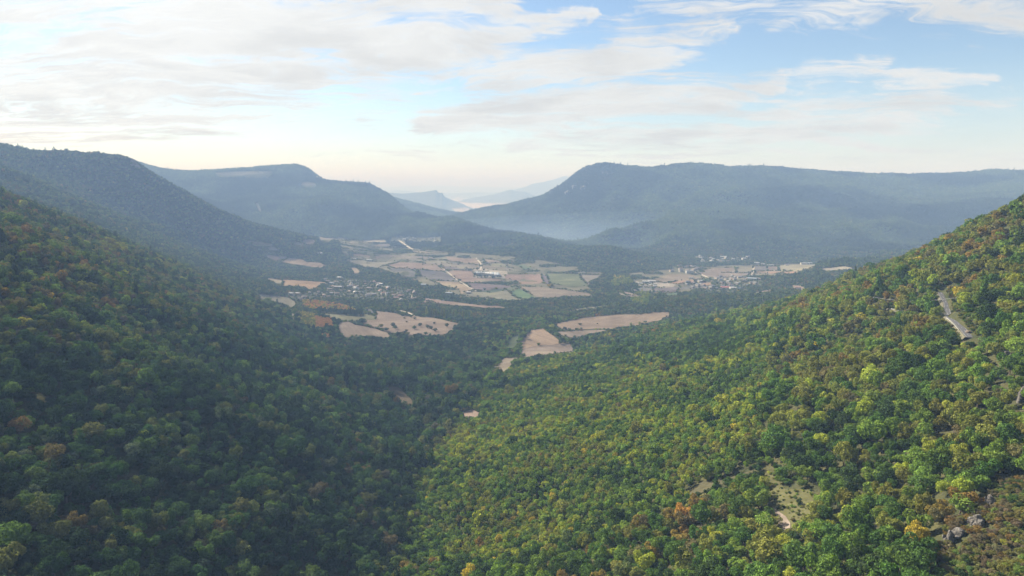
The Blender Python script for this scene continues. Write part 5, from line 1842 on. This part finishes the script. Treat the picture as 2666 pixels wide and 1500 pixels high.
# ------------------------------------------------------------------ haze
zt_ = max(float(GZ.max()), H) + 25
zb_ = float(GZ.min()) - 1.0
HB = 47000.0
vs = [(sx * HB, sy * HB, zq) for zq in (zb_, zt_) for sx, sy in ((-1, -1), (1, -1), (1, 1), (-1, 1))]
hz = mesh_obj('haze', vs, [(3, 2, 1, 0), (4, 5, 6, 7), (0, 1, 5, 4), (1, 2, 6, 5), (2, 3, 7, 6), (3, 0, 4, 7)], None)
mh = bpy.data.materials.new('haze'); mh.use_nodes = True
mh.node_tree.nodes.clear()
hb = NB(mh.node_tree)
pv = hb.n('ShaderNodeVolumePrincipled'); ho = hb.n('ShaderNodeOutputMaterial')
pv.inputs['Color'].default_value = (*HAZE_COLOR, 1)
pv.inputs['Absorption Color'].default_value = (*HAZE_ABSORB, 1)     # extinction 0.45 : 0.65 : 1, as clear air over haze has
pv.inputs['Density'].default_value = HAZE_DENSITY
pv.inputs['Anisotropy'].default_value = HAZE_ANISO
hb.link(pv.outputs[0], ho.inputs['Volume'])
mh.cycles.homogeneous_volume = True
hz.data.materials.append(mh)
tag(hz, 'pale blue haze filling the valley and fading the far ridges', 'haze', kind='stuff')


# low mist lying in the basin behind the wooded nose and over the plain beyond the gap
def mist(cx, cy, cz, rx, ry, rz_, dens, label):
    # nested lens shapes in one mesh per shell, so the bank thins out towards its rim
    bm = bmesh.new()
    bmesh.ops.create_icosphere(bm, subdivisions=4, radius=1)
    for v in bm.verts:
        w = 1 + 0.22 * (float(vnoise(v.co.x * 2.3 + cx, v.co.y * 2.3 + v.co.z, 9)) - 0.5)
        v.co = Vector((v.co.x * rx * w, v.co.y * ry * w, v.co.z * rz_ * w))
    me = bpy.data.meshes.new('mist'); bm.to_mesh(me); bm.free()
    m = bpy.data.materials.new('mist'); m.use_nodes = True; m.node_tree.nodes.clear()
    b = NB(m.node_tree)
    v_ = b.n('ShaderNodeVolumePrincipled'); o_ = b.n('ShaderNodeOutputMaterial')
    v_.inputs['Color'].default_value = (*HAZE_COLOR, 1)
    v_.inputs['Absorption Color'].default_value = (*HAZE_ABSORB, 1)
    v_.inputs['Density'].default_value = dens / 3
    v_.inputs['Anisotropy'].default_value = HAZE_ANISO
    b.link(v_.outputs[0], o_.inputs['Volume'])
    m.cycles.homogeneous_volume = True
    me.materials.append(m)
    root = empty('mist', (cx, cy, cz))
    tag(root, label, 'mist', kind='stuff')
    for k_ in (1.0, 0.74, 0.5):
        o = bpy.data.objects.new('mist_layer', me); COL.objects.link(o); o.parent = root
        o.scale = (k_, k_, k_); o.rotation_euler = (0, 0, 0)
        o['kind'] = 'stuff'


q = px_dir(1540, 630)
mist(q[0] * 3950, 3950, -10, 1400, 700, 165, 7.0e-4, 'pale mist lying in the basin behind the wooded nose')
q = px_dir(1850, 650)
mist(q[0] * 3500, 3500, -10, 1700, 640, 135, 4.5e-4, 'thin mist along the foot of the right ridge')
q = px_dir(1180, 540)
mist(q[0] * 9000, 9000, -20, 5200, 3000, 260, 1.2e-4, 'pale mist over the plain beyond the gap')
